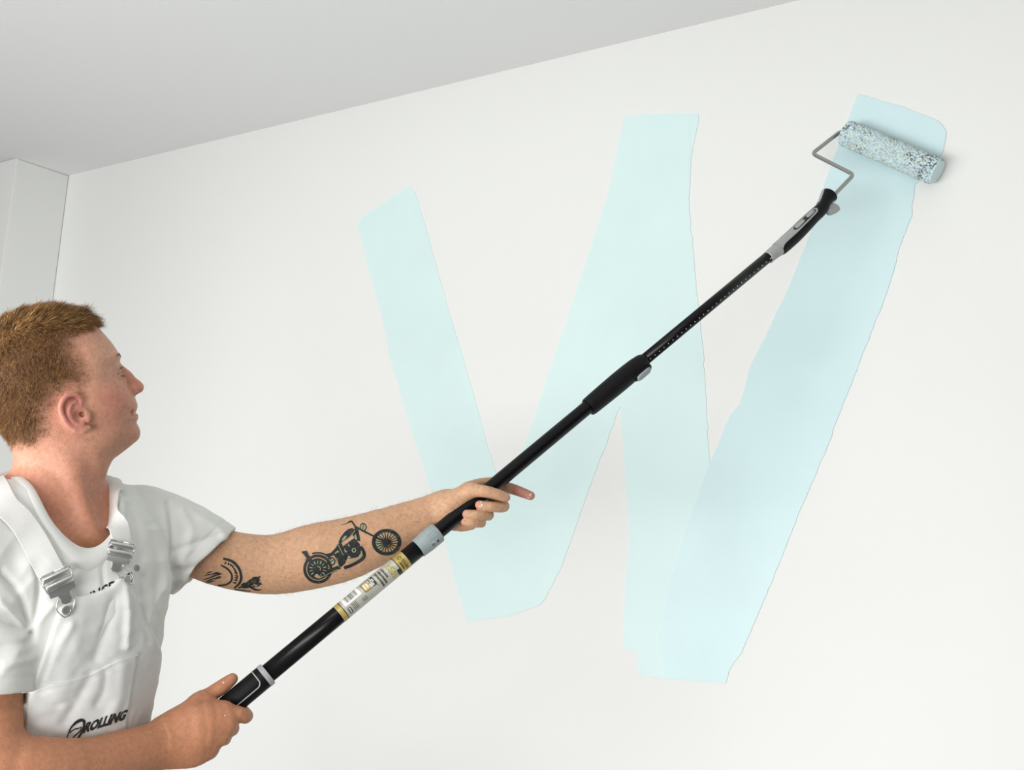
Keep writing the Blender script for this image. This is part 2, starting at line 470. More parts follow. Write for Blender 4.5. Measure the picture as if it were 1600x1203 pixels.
for k, w in enumerate((1.5, 1.3, .7)): label_bars(-1.1, -1.1 + w, .542 - .016 * k, .551 - .016 * k, 'print_olive', .0002, (.03, .12), .03)
label_bars(-.72, -.28, .52, .538, 'print_white', .0003, (.12, .2), .04)
label_text('FAST', -.95, 0.0, .488, .518, 'print_white', .03)
label_bars(-.93, -.02, .470, .481, 'print_white')
label_bars(-.75, -.18, .425, .45, 'print_white', .0004, (.12, .2), .04); label_bars(-.80, -.12, .392, .418, 'print_white', .0004, (.12, .2), .04)
rrect(.12, .85, .10, .142, .0008, 'print_black', 'dark_tab', .0002)
label_bars(.20, .75, .108, .134, 'print_white', .0003, (.08, .14), .05)
for k in range(4): label_bars(.0, .85, .165 + .018 * k, .175 + .018 * k, 'print_olive', .0002, (.03, .12), .03)
for k in range(4): label_bars(.25, .75, .30 + .018 * k, .310 + .018 * k, 'print_olive', .0002, (.03, .12), .03)
# ring emblem on the gold end
em = Buf()
for (ra0, r0, r1, q0, q1) in ((-.52, .0031, .0040, 0, 330), (-.52, .0012, .0019, 30, 300)):
    V = []; F = []
    K = 24
    for k in range(K + 1):
        an = math.radians(q0 + (q1 - q0) * k / K)
        for rr in (r0, r1): V.append(pp(t_lab0 - .93 * LL - rr * math.sin(an), ra0 + rr * math.cos(an) / RL, RL + .0003))
    for k in range(K): F.append((2 * k, 2 * k + 1, 2 * k + 3, 2 * k + 2))
    em.add(V, F)
em.build('emblem', M['print_black'], lab)

# collar
rc = .0196
co = part('collar', lathe([(t_col0, R_OUT), (t_col0 - .0005, .0183), (t_col0 - .012, .0188), (t_col0 - .018, rc), (t_col1 + .002, rc), (t_col1, rc - .001), (t_col1 - .0005, R_IN)], 48), 'grey_plastic', POLE); auto_sharp(co, 40)
pl = Buf()
V = []; F = []
for i in range(5):
    for j in range(7): V.append(pp(t_col1 + .010 + i * .0045, .62 + (j - 3) * .085, rc + (.0012 if 0 < i < 4 and 0 < j < 6 else -.0004)))
for i in range(4):
    for j in range(6): k = i * 7 + j; F.append((k, k + 1, k + 8, k + 7))
part('screw_plate', (V, F), 'grey_plastic', co)
for s in (0.0135, 0.0235):
    c = pp(t_col1 + s, .64, rc + .0013); nrm = math.cos(.64) * e1 + math.sin(.64) * e2; u = np.cross(ph, nrm)
    A = np.linspace(0, 2 * np.pi, 16, endpoint=False)
    rings = [np.array([c + q * (math.cos(a) * ph + math.sin(a) * u) + nrm * d for a in A]) for q, d in ((.0022, -.001), (.0022, .0004), (.0016, .0003), (.0014, -.0006))]
    auto_sharp(part('screw_hole', loft(rings), 'print_black', co))
for a in (-.35, -.1, .15):
    V, F = tube([pp(t, a, rc + .0001) for t in np.linspace(t_col1 + .006, t_col0 - .022, 8)], .0005, 6); part('rib', (V, F), 'grey_plastic', co)
# inner tube with a guide groove
rings = []
for t in (t_col0 - .01, t_lock0 - .012):
    L = []
    for a in np.linspace(-math.pi, math.pi, 96, endpoint=False):
        d = abs(a - .30) / .16; rr = R_IN - (.0022 if d < .75 else .0022 * max(0, (1 - d) / .25)) * (d < 1)
        L.append(pp(t, a, rr))
    rings.append(np.array(L))
auto_sharp(part('inner_tube', loft(rings), 'black_tube', POLE), 25)
# lock housing
tl = t_lock0 - t_lock1
prof = [(0, R_IN), (0, .0178), (.012, .0186), (.035, .0190), (.07, .0192), (.6, .0190), (.92, .0165), (.985, .0150), (1.0, .0140), (1.0, R_TOP)]
prof = [(0.0, R_IN), (0.0, .0176), (.02, .0186), (.10, .0192), (.30, .0200), (.50, .0206), (.70, .0205), (.85, .0196), (.95, .0178), (1.0, .0150), (1.0, R_TOP)]
lk = part('lock_housing', lathe([(t_lock0 - s * tl, r) for s, r in prof], 44, 0.0012), 'black_plastic', POLE); auto_sharp(lk, 40)
def pad(tc, thc, L, Wd, r0, hgt, m, parent, name, n=22, off=0.0, p=4.0):
    """raised rounded pad on the pole"""
    rings = []
    for sc, hh in ((1.0, -.003), (1.0, hgt * .6), (.93, hgt * .9), (.80, hgt)):
        ring = []
        for a in np.linspace(0, 2 * np.pi, n, endpoint=False):
            ca, sa = math.cos(a), math.sin(a)
            x = math.copysign(abs(ca) ** (2 / p), ca) * L / 2 * sc; y = math.copysign(abs(sa) ** (2 / p), sa) * Wd / 2 * sc
            ring.append(pp(tc + x, thc + y / r0, r0 + hh, off))
        rings.append(np.array(ring))
    return part(name, loft(rings), m, parent)
pad(t_lock1 + .026, .98, .046, .017, .0195, .0042, 'black_plastic', lk, 'button_rim', off=.0012)
pad(t_lock1 + .027, .98, .037, .0125, .0195, .0078, 'grey_plastic', lk, 'release_button', off=.0012)
pad(t_lock1 + .040, .16, .0016, .0016, .0196, .0005, 'white_mark', lk, 'dot', 10, .0012)
# top tube with its row of index holes
part('upper_tube', lathe([(t_lock1 + .02, R_TOP), (t_top - .03, R_TOP)], 40), 'black_tube', POLE)
dots = Buf(); ts = np.arange(t_top + .018, t_lock1 - .002, .0132)
for t in ts:
    V = []
    for a in np.linspace(0, 2 * np.pi, 8, endpoint=False): V.append(pp(t + .0011 * math.cos(a), .52 + .0011 * math.sin(a) / R_TOP, R_TOP + .00015))
    dots.add(V, [tuple(range(8))])
V = [pp(t_top + .012 + x, .52 + y / R_TOP, R_TOP + .00015) for x, y in ((-.005, -.0008), (.005, -.0008), (.005, .0008), (-.005, .0008))]
dots.add(V, [(0, 1, 2, 3)])
d = dots.build('index_holes', M['white_mark'], POLE); d['kind'] = 'stuff'

# ------------------------------------------------------------------ roller
ROL = empty('paint_roller', RMID)
tag(ROL, 'paint roller with blue-wet pile sleeve, bent wire frame and black grip pressed on wall', 'paint roller')
# sleeve
L2 = 0.1195
rx = unit(np.cross(ra, np.array([0, 0, 1.0]))); rz = np.cross(rx, ra)
n_l, n_a = 320, 250
S, A = np.meshgrid(np.linspace(-L2, L2, n_l), np.linspace(0, 2 * np.pi, n_a, endpoint=False), indexing='ij')
base = np.stack([S.ravel(), .03 * np.cos(A.ravel()), .03 * np.sin(A.ravel())], 1)
n1 = vnoise(base * [.7, 1, 1] + 3, 360); n2 = vnoise(base + 11, 640); n3 = vnoise(base + 5, 90)
rid = 1 - np.abs(n1) * 1.6
rad = .0276 + .0030 * rid + .0016 * n2 + .0006 * n3
edge = np.clip((L2 - np.abs(S.ravel())) / .006, 0, 1); rad *= .90 + .10 * np.sqrt(edge)
P = RMID + S.ravel()[:, None] * ra + rad[:, None] * (np.cos(A.ravel())[:, None] * rx + np.sin(A.ravel())[:, None] * rz)
F = []
idx = np.arange(n_l * n_a).reshape(n_l, n_a)
q = np.stack([idx[:-1], np.roll(idx, -1, 1)[:-1], np.roll(idx, -1, 1)[1:], idx[1:]], -1).reshape(-1, 4)
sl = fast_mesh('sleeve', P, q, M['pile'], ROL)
pile_c = np.array([[.60, .74, .77]])
c = np.repeat(pile_c, len(P), 0)
gap_shade = .9 * vnoise(base * [.6, 1, 1] + 31, 470) + .7 * vnoise(base + 12, 760); yel = vnoise(base + 47, 300)
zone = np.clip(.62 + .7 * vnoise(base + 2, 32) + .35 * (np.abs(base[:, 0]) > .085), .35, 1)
dk = (np.clip((-gap_shade - .06) * 2.4, 0, 1) * zone)[:, None]
c = c * (1 - dk) + np.array([[.07, .085, .09]]) * dk  # shade of the gaps between fibres, painted into the pile colour
ylm = np.clip((yel - .30) * 4, 0, 1)[:, None] * (np.abs(base[:, :1]) < .095)
c = c * (1 - ylm * .6) + np.array([[.55, .52, .30]]) * ylm * .6
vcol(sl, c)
# end caps
def disc(center, axis, prof, name, m, parent, n=40):
    rings = [np.array([center + axis * x + r * (math.cos(a) * rx + math.sin(a) * rz) for a in np.linspace(0, 2 * np.pi, n, endpoint=False)]) for x, r in prof]
    return part(name, loft(rings), m, parent)
disc(RMID, ra, [(L2 - .004, .0262), (L2 + .001, .0268), (L2 + .0025, .0262), (L2 + .0032, .024), (L2 + .0034, .006)], 'end_cap', 'blue_wet', ROL)
disc(RMID, -ra, [(L2 - .004, .0255), (L2, .0255), (L2 + .001, .024), (L2 + .001, .006)], 'end_cap', 'grey_plastic', ROL)
# wire frame, in the plane of roller axis and pole
npl = unit(np.cross(ra, ph))
fp = lambda x, y: on_plane(x, y, RMID, npl)
W1, W2 = fp(1269, 240), fp(1334, 273)
tw1 = float(np.dot(W1 - RMID, ph)); uw1 = -(L2 + .016)
tw2 = float(np.dot(W2 - RMID, ph)); off_w = float(np.dot(W2 - RMID, ra))
path = [RMID + ra * (-L2 + .03), RMID + ra * uw1, RMID + ra * uw1 + ph * tw1, W2, fp(1303, 305), fp(1292, 318)]
path = [RMID + ra * (-L2 + .03), RMID - ra * (L2 + .012), W1, W2, fp(1304, 304), fp(1290, 320)]
part('wire_frame', tube(fillet(path, .012, 6), .0047, 12), 'steel', ROL)
# handle: lofted through measured sections (pixel centre, half width along e2, half depth along e1)
def hsec(x, y, wpx, dep):
    t, o = pt(x, y); return (t, o, wpx * 2.22 / FOC, dep)
SEC = [hsec(1200, 402.5, 9.8, .0138), hsec(1207, 396.5, 10.0, .0142), hsec(1216, 389.5, 10.8, .0150), hsec(1222, 385, 11.8, .0165), hsec(1240, 369, 12.0, .0172), hsec(1256, 353, 11.7, .0172), hsec(1270, 339, 10.8, .0165), hsec(1280, 330, 10.4, .0155),
       hsec(1285, 324, 9.6, .015), hsec(1289, 316, 9.0, .0145), hsec(1292.5, 310, 10.4, .0155), hsec(1296.5, 304.5, 12.8, .0165)]
SP = spline(SEC, 60)
TG = np.gradient(SP, axis=0)[:, :2]; TG /= np.linalg.norm(TG, axis=1)[:, None]
def hbase(i):
    i = min(max(i, 0), len(SP) - 1.001); k = int(i); f = i - k
    return SP[k] * (1 - f) + SP[k + 1] * f, TG[k] * (1 - f) + TG[k + 1] * f
def hpoint(i, a, lift=0.0, dz=0.0, shift=0.0, sc=1.0):
    s, g_ = hbase(i)
    nt_, no_ = g_[1], -g_[0]                      # in-plane normal
    k = (s[2] + lift) * sc * math.sin(a)
    return PO + ph * (s[0] + nt_ * k + g_[0] * shift) + e2 * (s[1] + no_ * k + g_[1] * shift) + e1 * ((s[3] + lift) * sc * math.cos(a) + dz)
def hring(i, grow=0.0, dz=0.0, n=40, shift=0.0, sc=1.0):
    return np.array([hpoint(i, a, grow, dz, shift, sc) for a in np.linspace(0, 2 * np.pi, n, endpoint=False)])
if np.dot(hpoint(20, 1.57) - hpoint(20, 0), e2) < 0:
    _hp = hpoint
    def hpoint(i, a, lift=0.0, dz=0.0, shift=0.0, sc=1.0): return _hp(i, -a, lift, dz, shift, sc)
cut = 11
fer = part('ferrule', loft([hring(i) for i in range(cut + 2)]), 'light_grey', ROL)
h = part('handle', loft([hring(i, .0003) for i in range(cut, 60)] + [hring(59, 0, 0, 40, .002, .93), hring(59, 0, 0, 40, .003, .7)]), 'black_plastic', ROL); auto_sharp(h, 40)
# grey flared rim behind the black crown of the handle
part('handle_rim', loft([hring(i, .0016, -.004) for i in range(45, 60)] + [hring(59, .0012, -.004, 40, .0035), hring(59, 0, -.004, 40, .0045, .8)]), 'light_grey', h)
# grey side panel with two oval buttons
def hsurf(i, a, lift): return hpoint(i, a, lift)
i0, i1 = cut - 1.0, 35.0
V = []; F = []; NA = 18; NI = 40
for q in range(NI + 1):
    f = q / NI; i = i0 + (i1 - i0) * f
    wide = .56 if f > .30 else .56 + (1.05 - .56) * (1 - f / .30) ** 1.6
    endr = 1.0 if f < .86 else math.sqrt(max(0.0, 1 - ((f - .86) / .14) ** 2))
    lo = -.62 - .56 * endr; hi = -.62 + (wide if f <= .30 else .56 * endr)
    if f < .30: lo = -.62 - .56 - (1 - f / .3) * .9
    for j in range(NA + 1): V.append(hsurf(i, lo + (hi - lo) * j / NA, .0009))
for q in range(NI):
    for j in range(NA): k = q * (NA + 1) + j; F.append((k, k + 1, k + NA + 2, k + NA + 1))
side = part('side_panel', (V, F), 'light_grey', h)
def oval(ic, ac, di, da, lift, m, name, parent):
    V = [hsurf(ic, ac, lift + .0004)]; n = 20
    for sc, l in ((.7, lift + .0003), (1.0, lift), (1.0, 0)):
        for a in np.linspace(0, 2 * np.pi, n, endpoint=False):
            x, y = math.cos(a), math.sin(a); x = math.copysign(abs(x) ** .6, x); y = math.copysign(abs(y) ** .6, y)
            V.append(hsurf(ic + di * sc * x, ac + da * sc * y, l))
    F = [(0, 1 + j, 1 + (j + 1) % n) for j in range(n)]
    for r in range(2):
        for j in range(n): F.append((1 + r * n + j, 1 + (r + 1) * n + j, 1 + (r + 1) * n + (j + 1) % n, 1 + r * n + (j + 1) % n))
    return part(name, (V, F), m, parent)
oval(27.6, -.62, 6.0, .36, .0013, 'print_black', 'button_recess', h)
oval(24.7, -.62, 2.2, .25, .0019, 'light_grey', 'push_button', h)
oval(30.6, -.62, 2.2, .25, .0019, 'light_grey', 'push_button', h)
# trigger lobe
tc = [pt(*p) for p in ((1291, 330), (1294, 320), (1301, 318.5), (1308, 322), (1311, 327.5), (1308, 331.5), (1297, 335))]
rings = []
for dz, g_ in ((-.007, .7), (-.006, 1.0), (.004, 1.0), (.0055, .75)):
    c_ = np.mean(tc, 0); rings.append(np.array([PO + ph * (c_[0] + (t - c_[0]) * g_) + e2 * (c_[1] + (o - c_[1]) * g_) + e1 * dz for t, o in spline(tc + [tc[0]], 25)[:-1]]))
part('trigger', loft(rings), 'light_grey', h)
# ------------------------------------------------------------------ implicit surfaces -> one continuous mesh
def smin(a, b, k):
    if k <= 0: return np.minimum(a, b)
    h = np.clip(0.5 + 0.5 * (b - a) / k, 0, 1)
    return b * (1 - h) + a * h - k * h * (1 - h)
def smax(a, b, k): return -smin(-a, -b, k)
class Prim:
    """fn(P)->distance, with a bounding ball for pruning"""
    def __init__(s, fn, c, r, k=0.0, op='add'): s.fn = fn; s.c = np.asarray(c, float); s.r = r; s.k = k; s.op = op
def seg_field(S, flat=None, ratio=1.0, prune=True):
    """distance to a chain of round cones; S rows = x, y, z, radius"""
    A, Bv = S[:-1, :3], S[1:, :3] - S[:-1, :3]; r0, dr = S[:-1, 3], S[1:, 3] - S[:-1, 3]
    L2_ = (Bv * Bv).sum(1) + 1e-12
    A = A.astype(np.float32); Bv = Bv.astype(np.float32)
    FL = None
    if flat is not None:
        FL = flat[None] - Bv * ((Bv @ flat) / L2_)[:, None]; FL = FL / (np.linalg.norm(FL, axis=1)[:, None] + 1e-9)
    def fn(Q):
        ids = range(len(A))
        if prune and len(Q) > 30 and len(A) > 2:
            c = (Q[0] + Q[-1]) / 2; rad = np.linalg.norm(Q[0] - c)
            q = c - A; t = np.clip((q * Bv).sum(1) / L2_, 0, 1); dc = np.linalg.norm(q - t[:, None] * Bv, axis=1) - r0 - dr * t
            ids = np.where(dc < dc.min() + 2 * rad / ratio + .004)[0] if rad < .1 else ids
        d = None
        for i in ids:
            q = Q - A[i]; t = np.clip(q @ Bv[i] / L2_[i], 0, 1); q -= t[:, None] * Bv[i]
            dd = np.einsum('ij,ij->i', q, q)
            if FL is not None:
                u = q @ FL[i]; dd = dd + u * u * (1 / ratio ** 2 - 1)
            dd = np.sqrt(dd) - (r0[i] + dr[i] * t)
            d = dd if d is None else np.minimum(d, dd)
        return d
    return fn
def p_limb(P, rad, k=.01, op='add', n=14, flat=None, ratio=1.0):
    """tapered limb through points P (m,3) with radii; flat = axis along which it is squeezed by ratio"""
    P = np.asarray(P, float); S = spline(np.column_stack([P, rad]), n) if len(P) > 2 else np.column_stack([P, rad])
    fn = seg_field(S, flat, ratio); C, R = S[:, :3], S[:, 3]
    c = C.mean(0); return Prim(fn, c, np.max(np.linalg.norm(C - c, axis=1) + R), k, op)
def p_ell(c, axes, rad, k=.01, op='add'):
    """ellipsoid; axes rows = unit vectors"""
    c = np.asarray(c, float); A = np.asarray(axes, float); r = np.asarray(rad, float)
    def fn(Q):
        q = (Q - c) @ A.T; k0 = np.linalg.norm(q / r, axis=1); k1 = np.linalg.norm(q / (r * r), axis=1) + 1e-9
        return k0 * (k0 - 1) / k1
    return Prim(fn, c, r.max(), k, op)
def field(prims):
    def fn(Q, only=None):
        d = np.full(len(Q), 0.5)
        for p in (prims if only is None else only):
            x = p.fn(Q)
            d = smin(d, x, p.k) if p.op == 'add' else smax(d, -x, p.k)
        return d
    fn.prims = prims
    return fn
def polygonise(fn, lo, hi, h, B=12, slack=1.22):
    lo = np.asarray(lo, float); nb = np.ceil((np.asarray(hi) - lo) / (h * B)).astype(int); n = nb * B + 1
    prims = getattr(fn, 'prims', None)
    G = np.full(n, 0.5, np.float32)
    bc = np.stack(np.meshgrid(*[np.arange(m) for m in nb], indexing='ij'), -1).reshape(-1, 3)
    cen = lo + (bc + 0.5) * B * h; br = B * h * 0.87
    d0 = np.concatenate([fn(c) for c in np.array_split(cen, max(1, len(cen) // 20000))])
    loc = (np.stack(np.meshgrid(*[np.arange(B + 1)] * 3, indexing='ij'), -1).reshape(-1, 3) * h).astype(np.float32)
    lim = br * slack + .003
    for b, d in zip(bc[d0 < -lim], d0[d0 < -lim]):
        G[b[0] * B:b[0] * B + B + 1, b[1] * B:b[1] * B + B + 1, b[2] * B:b[2] * B + B + 1] = -0.5
    for b, c in zip(bc[np.abs(d0) <= lim], cen[np.abs(d0) <= lim]):
        s = tuple(slice(b[i] * B, b[i] * B + B + 1) for i in range(3))
        Q = (lo + b * B * h).astype(np.float32) + loc
        if prims is not None:
            only = [p for p in prims if np.linalg.norm(p.c - c) < p.r + br + p.k + .01]
            v = fn(Q, only)
        else: v = fn(Q)
        G[s] = v.reshape(B + 1, B + 1, B + 1)
    return nets(G, lo, h)
def nets(G, lo, h):
    I = (G < 0)
    cnt = np.zeros(tuple(m - 1 for m in G.shape), np.uint8)
    for dx in (0, 1):
        for dy in (0, 1):
            for dz in (0, 1):
                cnt += I[dx:I.shape[0] - 1 + dx, dy:I.shape[1] - 1 + dy, dz:I.shape[2] - 1 + dz]
    act = np.argwhere((cnt > 0) & (cnt < 8)); sh = cnt.shape
    ids = (act[:, 0] * sh[1] + act[:, 1]) * sh[2] + act[:, 2]
    corner = {}
    for dx in (0, 1):
        for dy in (0, 1):
            for dz in (0, 1): corner[dx, dy, dz] = G[act[:, 0] + dx, act[:, 1] + dy, act[:, 2] + dz]
    acc = np.zeros((len(act), 3)); num = np.zeros(len(act))
    for a in corner:
        for ax in range(3):
            if a[ax]: continue
            b = list(a); b[ax] = 1; b = tuple(b)
            va, vb = corner[a], corner[b]; x = (va < 0) != (vb < 0)
            t = np.where(x, va / np.where(x, va - vb, 1), 0)
            p = np.zeros((len(act), 3)); p[:] = a; p[:, ax] += t
            acc += p * x[:, None]; num += x
    V = lo + (act + acc / num[:, None]) * h
    F = []
    for ax in range(3):
        o1, o2 = (ax + 1) % 3, (ax + 2) % 3
        sl0 = [slice(None)] * 3; sl1 = [slice(None)] * 3
        sl0[ax] = slice(0, -1); sl1[ax] = slice(1, None)
        e0, e1_ = I[tuple(sl0)], I[tuple(sl1)]
        x = np.argwhere(e0 != e1_)
        x = x[(x[:, o1] > 0) & (x[:, o2] > 0) & (x[:, o1] < G.shape[o1] - 1) & (x[:, o2] < G.shape[o2] - 1)]
        ins = e0[x[:, 0], x[:, 1], x[:, 2]]
        quad = []
        for d1, d2 in ((0, 0), (-1, 0), (-1, -1), (0, -1)):
            c = x.copy(); c[:, o1] += d1; c[:, o2] += d2
            quad.append(np.searchsorted(ids, (c[:, 0] * sh[1] + c[:, 1]) * sh[2] + c[:, 2]))
        q = np.stack(quad, 1); q[~ins] = q[~ins][:, ::-1]
        F.append(q)
    return V, np.concatenate(F)
def relax(V, F, it=2, lam=.5):
    """a little Laplacian smoothing"""
    E = np.concatenate([F[:, [0, 1]], F[:, [1, 2]], F[:, [2, 3]], F[:, [3, 0]]])
    deg = np.bincount(E.ravel(), minlength=len(V)).astype(float)[:, None] + 1e-9
    for _ in range(it):
        A = np.zeros_like(V)
        for c in range(3):
            A[:, c] = np.bincount(E[:, 0], V[E[:, 1], c], len(V)) + np.bincount(E[:, 1], V[E[:, 0], c], len(V))
        V = V + lam * (A / deg - V)
    return V
def normals(V, F):
    n = np.cross(V[F[:, 2]] - V[F[:, 0]], V[F[:, 3]] - V[F[:, 1]])
    N = np.zeros_like(V)
    for c in range(3):
        for k in range(4): N[:, c] += np.bincount(F[:, k], n[:, c], len(V))
    return N / (np.linalg.norm(N, axis=1)[:, None] + 1e-12)
def bvh_of(V, F): return BVHTree.FromPolygons([Vector(v) for v in V.tolist()], F.tolist())
def cast(bvh, px, py):
    """surface point that the photograph shows at a pixel"""
    l, n, i, d = bvh.ray_cast(Vector(CAM), Vector(ray(px, py)))
    if l is None: return None, None
    return np.array(l), np.array(n)
# ------------------------------------------------------------------ painter: skeleton
def J(x, y, d): return at(x, y, d)
fwd_h = unit([RM[0, 2], RM[1, 2], 0]); right_h = unit([RM[0, 0], RM[1, 0], 0]); UP = np.array([0, 0, 1.0])
TURN = math.radians(46)
BF = math.cos(TURN) * right_h - math.sin(TURN) * fwd_h        # the way the chest faces
BF = unit(BF); BL = np.cross(UP, BF)                           # his left
NECK = J(88, 775, 1.60)
def lean(z): return np.interp(z, [.0, 1.0, 1.12, 1.25, 1.38], [.085, .085, .065, .030, 0])      # hips stand back from the shoulders
def body_co(P):
    P = np.asarray(P, float); q = P - NECK - np.multiply.outer(lean(P[..., 2]), fwd_h); return np.stack([q @ BL, q @ BF, P[..., 2]], -1)
def body_pt(l, f, z): return NECK + BL * l + BF * f + UP * (z - NECK[2]) + fwd_h * float(lean(z))

# torso sections: z, half width, half depth, centre forward
TS = np.array([[0.80, .150, .105, -.010], [0.90, .150, .106, -.008], [0.98, .142, .104, -.004], [1.06, .138, .103, .000], [1.14, .146, .108, .002],
               [1.22, .162, .118, .002], [1.29, .174, .120, .000], [1.35, .176, .110, -.004], [1.40, .160, .092, -.010], [1.44, .120, .072, -.010], [1.475, .070, .058, -.006]])
def p_torso(grow, zlo, zhi, k=.02, p=2.3):
    c = NECK + UP * (1.15 - NECK[2])
    def fn(Q):
        b = body_co(Q); z = b[:, 2]; zc = np.clip(z, TS[0, 0], TS[-1, 0])
        a = np.interp(zc, TS[:, 0], TS[:, 1]) + grow; bb = np.interp(zc, TS[:, 0], TS[:, 2]) + grow; f0 = np.interp(zc, TS[:, 0], TS[:, 3])
        x = np.abs(b[:, 0]) / a; y = np.abs(b[:, 1] - f0) / bb
        rho = (x ** p + y ** p) ** (1 / p)
        d = (rho - 1) * np.minimum(a, bb)
        return smax(d, np.maximum(z - zhi, zlo - z), .012)
    return Prim(fn, c, .62, k)
HC_D = 1.60
# ------------------------------------------------------------------ head frame
HC = J(100, 600, HC_D)
hw = unit(HC - CAM); hu = unit(RM[:, 0] - hw * np.dot(RM[:, 0], hw)); hv = np.cross(hw, hu)
YAW = math.radians(7)
hu, hw = math.cos(YAW) * hu + math.sin(YAW) * hw, math.cos(YAW) * hw - math.sin(YAW) * hu
def hp(x, y):
    P = on_plane(x, y, HC, hw) - HC; return np.array([P @ hu, P @ hv])
def head_co(P):
    q = np.asarray(P) - HC; return np.stack([q @ hu, q @ hv, -np.abs(q @ hw)], -1)
PXM = HC_D / FOC * 1.09                     # metres per photo pixel at the head
SKULL = [(152, 511), (140, 500), (115, 490), (85, 486), (55, 487), (25, 494), (0, 508), (-18, 530), (-27, 560), (-27, 595), (-18, 630), (-4, 660), (12, 684), (30, 702),
         (60, 722), (110, 735), (150, 742), (163, 741), (168, 731), (175, 719), (185, 711), (197, 702), (208, 693), (216.0, 685.5), (218.6, 676), (216.5, 667), (212.6, 660),
         (214.6, 655), (215.6, 649.5), (213.6, 646), (211.3, 643.6), (212.9, 640.2), (214.2, 633), (212, 626), (208.5, 618), (200, 606), (192, 590), (186.5, 576), (185.3, 567), (187.3, 559), (183, 550), (174.6, 537), (164.6, 525)]
NOSE = [(182, 556), (186.3, 566), (197, 575), (204.5, 581.2), (212, 590), (220.7, 597), (224.6, 603.5), (222.9, 611), (217, 614.5), (211, 617.5), (202, 619), (190, 612), (180, 597), (173, 575)]
def inflate_field(poly, step=.0012, blur=1):
    W = np.array([hp(*p) for p in poly]); W = spline(np.vstack([W, W[:1]]), len(poly) * 8)[:-1]
    lo = W.min(0) - .05; n = np.ceil((W.max(0) + .05 - lo) / step).astype(int)
    X, Y = np.meshgrid(np.arange(n[0]) * step + lo[0], np.arange(n[1]) * step + lo[1], indexing='ij')
    D = np.full(X.shape, 9.0); ins = np.zeros(X.shape, bool)
    for a, b in zip(W, np.roll(W, -1, 0)):
        ba = b - a; qx, qy = X - a[0], Y - a[1]
        t = np.clip((qx * ba[0] + qy * ba[1]) / (ba @ ba + 1e-12), 0, 1)
        D = np.minimum(D, np.hypot(qx - t * ba[0], qy - t * ba[1]))
        c = ((a[1] > Y) != (b[1] > Y))
        ins ^= c & (X < (b[0] - a[0]) * (Y - a[1]) / (b[1] - a[1] + 1e-15) + a[0])
    D = np.where(ins, D, -D)
    for _ in range(blur):
        D[1:-1, 1:-1] = (D[1:-1, 1:-1] * 4 + D[:-2, 1:-1] + D[2:, 1:-1] + D[1:-1, :-2] + D[1:-1, 2:]) / 8
    def s(u, v):
        x = np.clip((u - lo[0]) / step, 0, n[0] - 1.001); y = np.clip((v - lo[1]) / step, 0, n[1] - 1.001)
        i, j = x.astype(int), y.astype(int); f, g_ = x - i, y - j
        far = np.maximum(np.maximum(lo[0] - u, u - lo[0] - step * (n[0] - 1)), np.maximum(lo[1] - v, v - lo[1] - step * (n[1] - 1)))
        return D[i, j] * (1 - f) * (1 - g_) + D[i + 1, j] * f * (1 - g_) + D[i, j + 1] * (1 - f) * g_ + D[i + 1, j + 1] * f * g_ - np.maximum(far, 0)
    return s
s_skull = inflate_field(SKULL, blur=2); s_nose = inflate_field(NOSE)
crown, chin = hp(85, 486), hp(205, 692); fd = (chin - crown) / np.linalg.norm(chin - crown); fl = np.linalg.norm(chin - crown)
def inflated(s, W, S, w):
    a = w / W; b = np.maximum(1 - s / S, 0)
    E = a * a + b * b - 1
    return E / (2 * np.sqrt((a / W) ** 2 + (b / S) ** 2) + 1e-6)
def head_raw(P):
    c = head_co(P); u, v, w = c.T
    q = ((u - crown[0]) * fd[0] + (v - crown[1]) * fd[1]) / fl
    W = np.interp(q, [-.1, .15, .45, .62, .8, .95, 1.1], [.074, .0775, .0785, .073, .064, .057, .054])
    fr = np.clip(((u - hp(150, 600)[0])) / .05, 0, 1)           # the face narrows towards the front
    d = inflated(s_skull(u, v), W - .004 * fr, .066, w)
    return d, u, v, w
def HP(x, y, w):                       # head-space point (near side: w < 0)
    a = hp(x, y); return np.array([a[0], a[1], w])
def h_limb(pts, rad, n=12):
    P = np.array([HP(*p) for p in pts]); S = spline(np.column_stack([P, rad]), n) if len(P) > 2 else np.column_stack([P, rad])
    fn = seg_field(S, prune=False); fn.c = P.mean(0); fn.r = np.max(np.linalg.norm(P - fn.c, axis=1)) + max(rad)
    return fn
def h_ell(p, rad, ang=0.0, tilt=0.0):
    """ellipsoid in head space: radii along (rotated u, rotated v, w)"""
    c0 = HP(*p); ca, sa = math.cos(ang), math.sin(ang); r = np.asarray(rad)
    ct, st = math.cos(tilt), math.sin(tilt)
    A = np.array([[ca * ct, sa * ct, st], [-sa, ca, 0], [-ca * st, -sa * st, ct]])
    def fn(c):
        q = (c - c0) @ A.T; k0 = np.linalg.norm(q / r, axis=1); k1 = np.linalg.norm(q / (r * r), axis=1) + 1e-9
        return k0 * (k0 - 1) / k1
    fn.c = c0; fn.r = r.max()
    return fn
px = PXM
EYE = HP(171.5, 585, -.0315); EYE_R = .0122
gaze = unit(np.array([math.cos(math.radians(-14)), math.sin(math.radians(-14)), -.10]))
gp = np.array([-gaze[1], gaze[0], 0]); gp = unit(gp - gaze * np.dot(gp, gaze))
HEAD_ADD = [  # (fn, k)
 (h_ell((166, 561, -.031), (.012, .006, .021), -.5), .010),              # brow ridge
 (h_ell((155, 611, -.049), (.020, .011, .012), .3), .016),               # cheek bone
 (h_ell((201, 678, -.010), (.010, .009, .017), 0), .008),                # chin
 (h_ell((128, 690, -.046), (.035, .013, .010), -.2), .025),              # jaw
]
NOSE_AL = h_ell((204, 609.5, -.0118), (.0085, .0075, .0068), -.3)
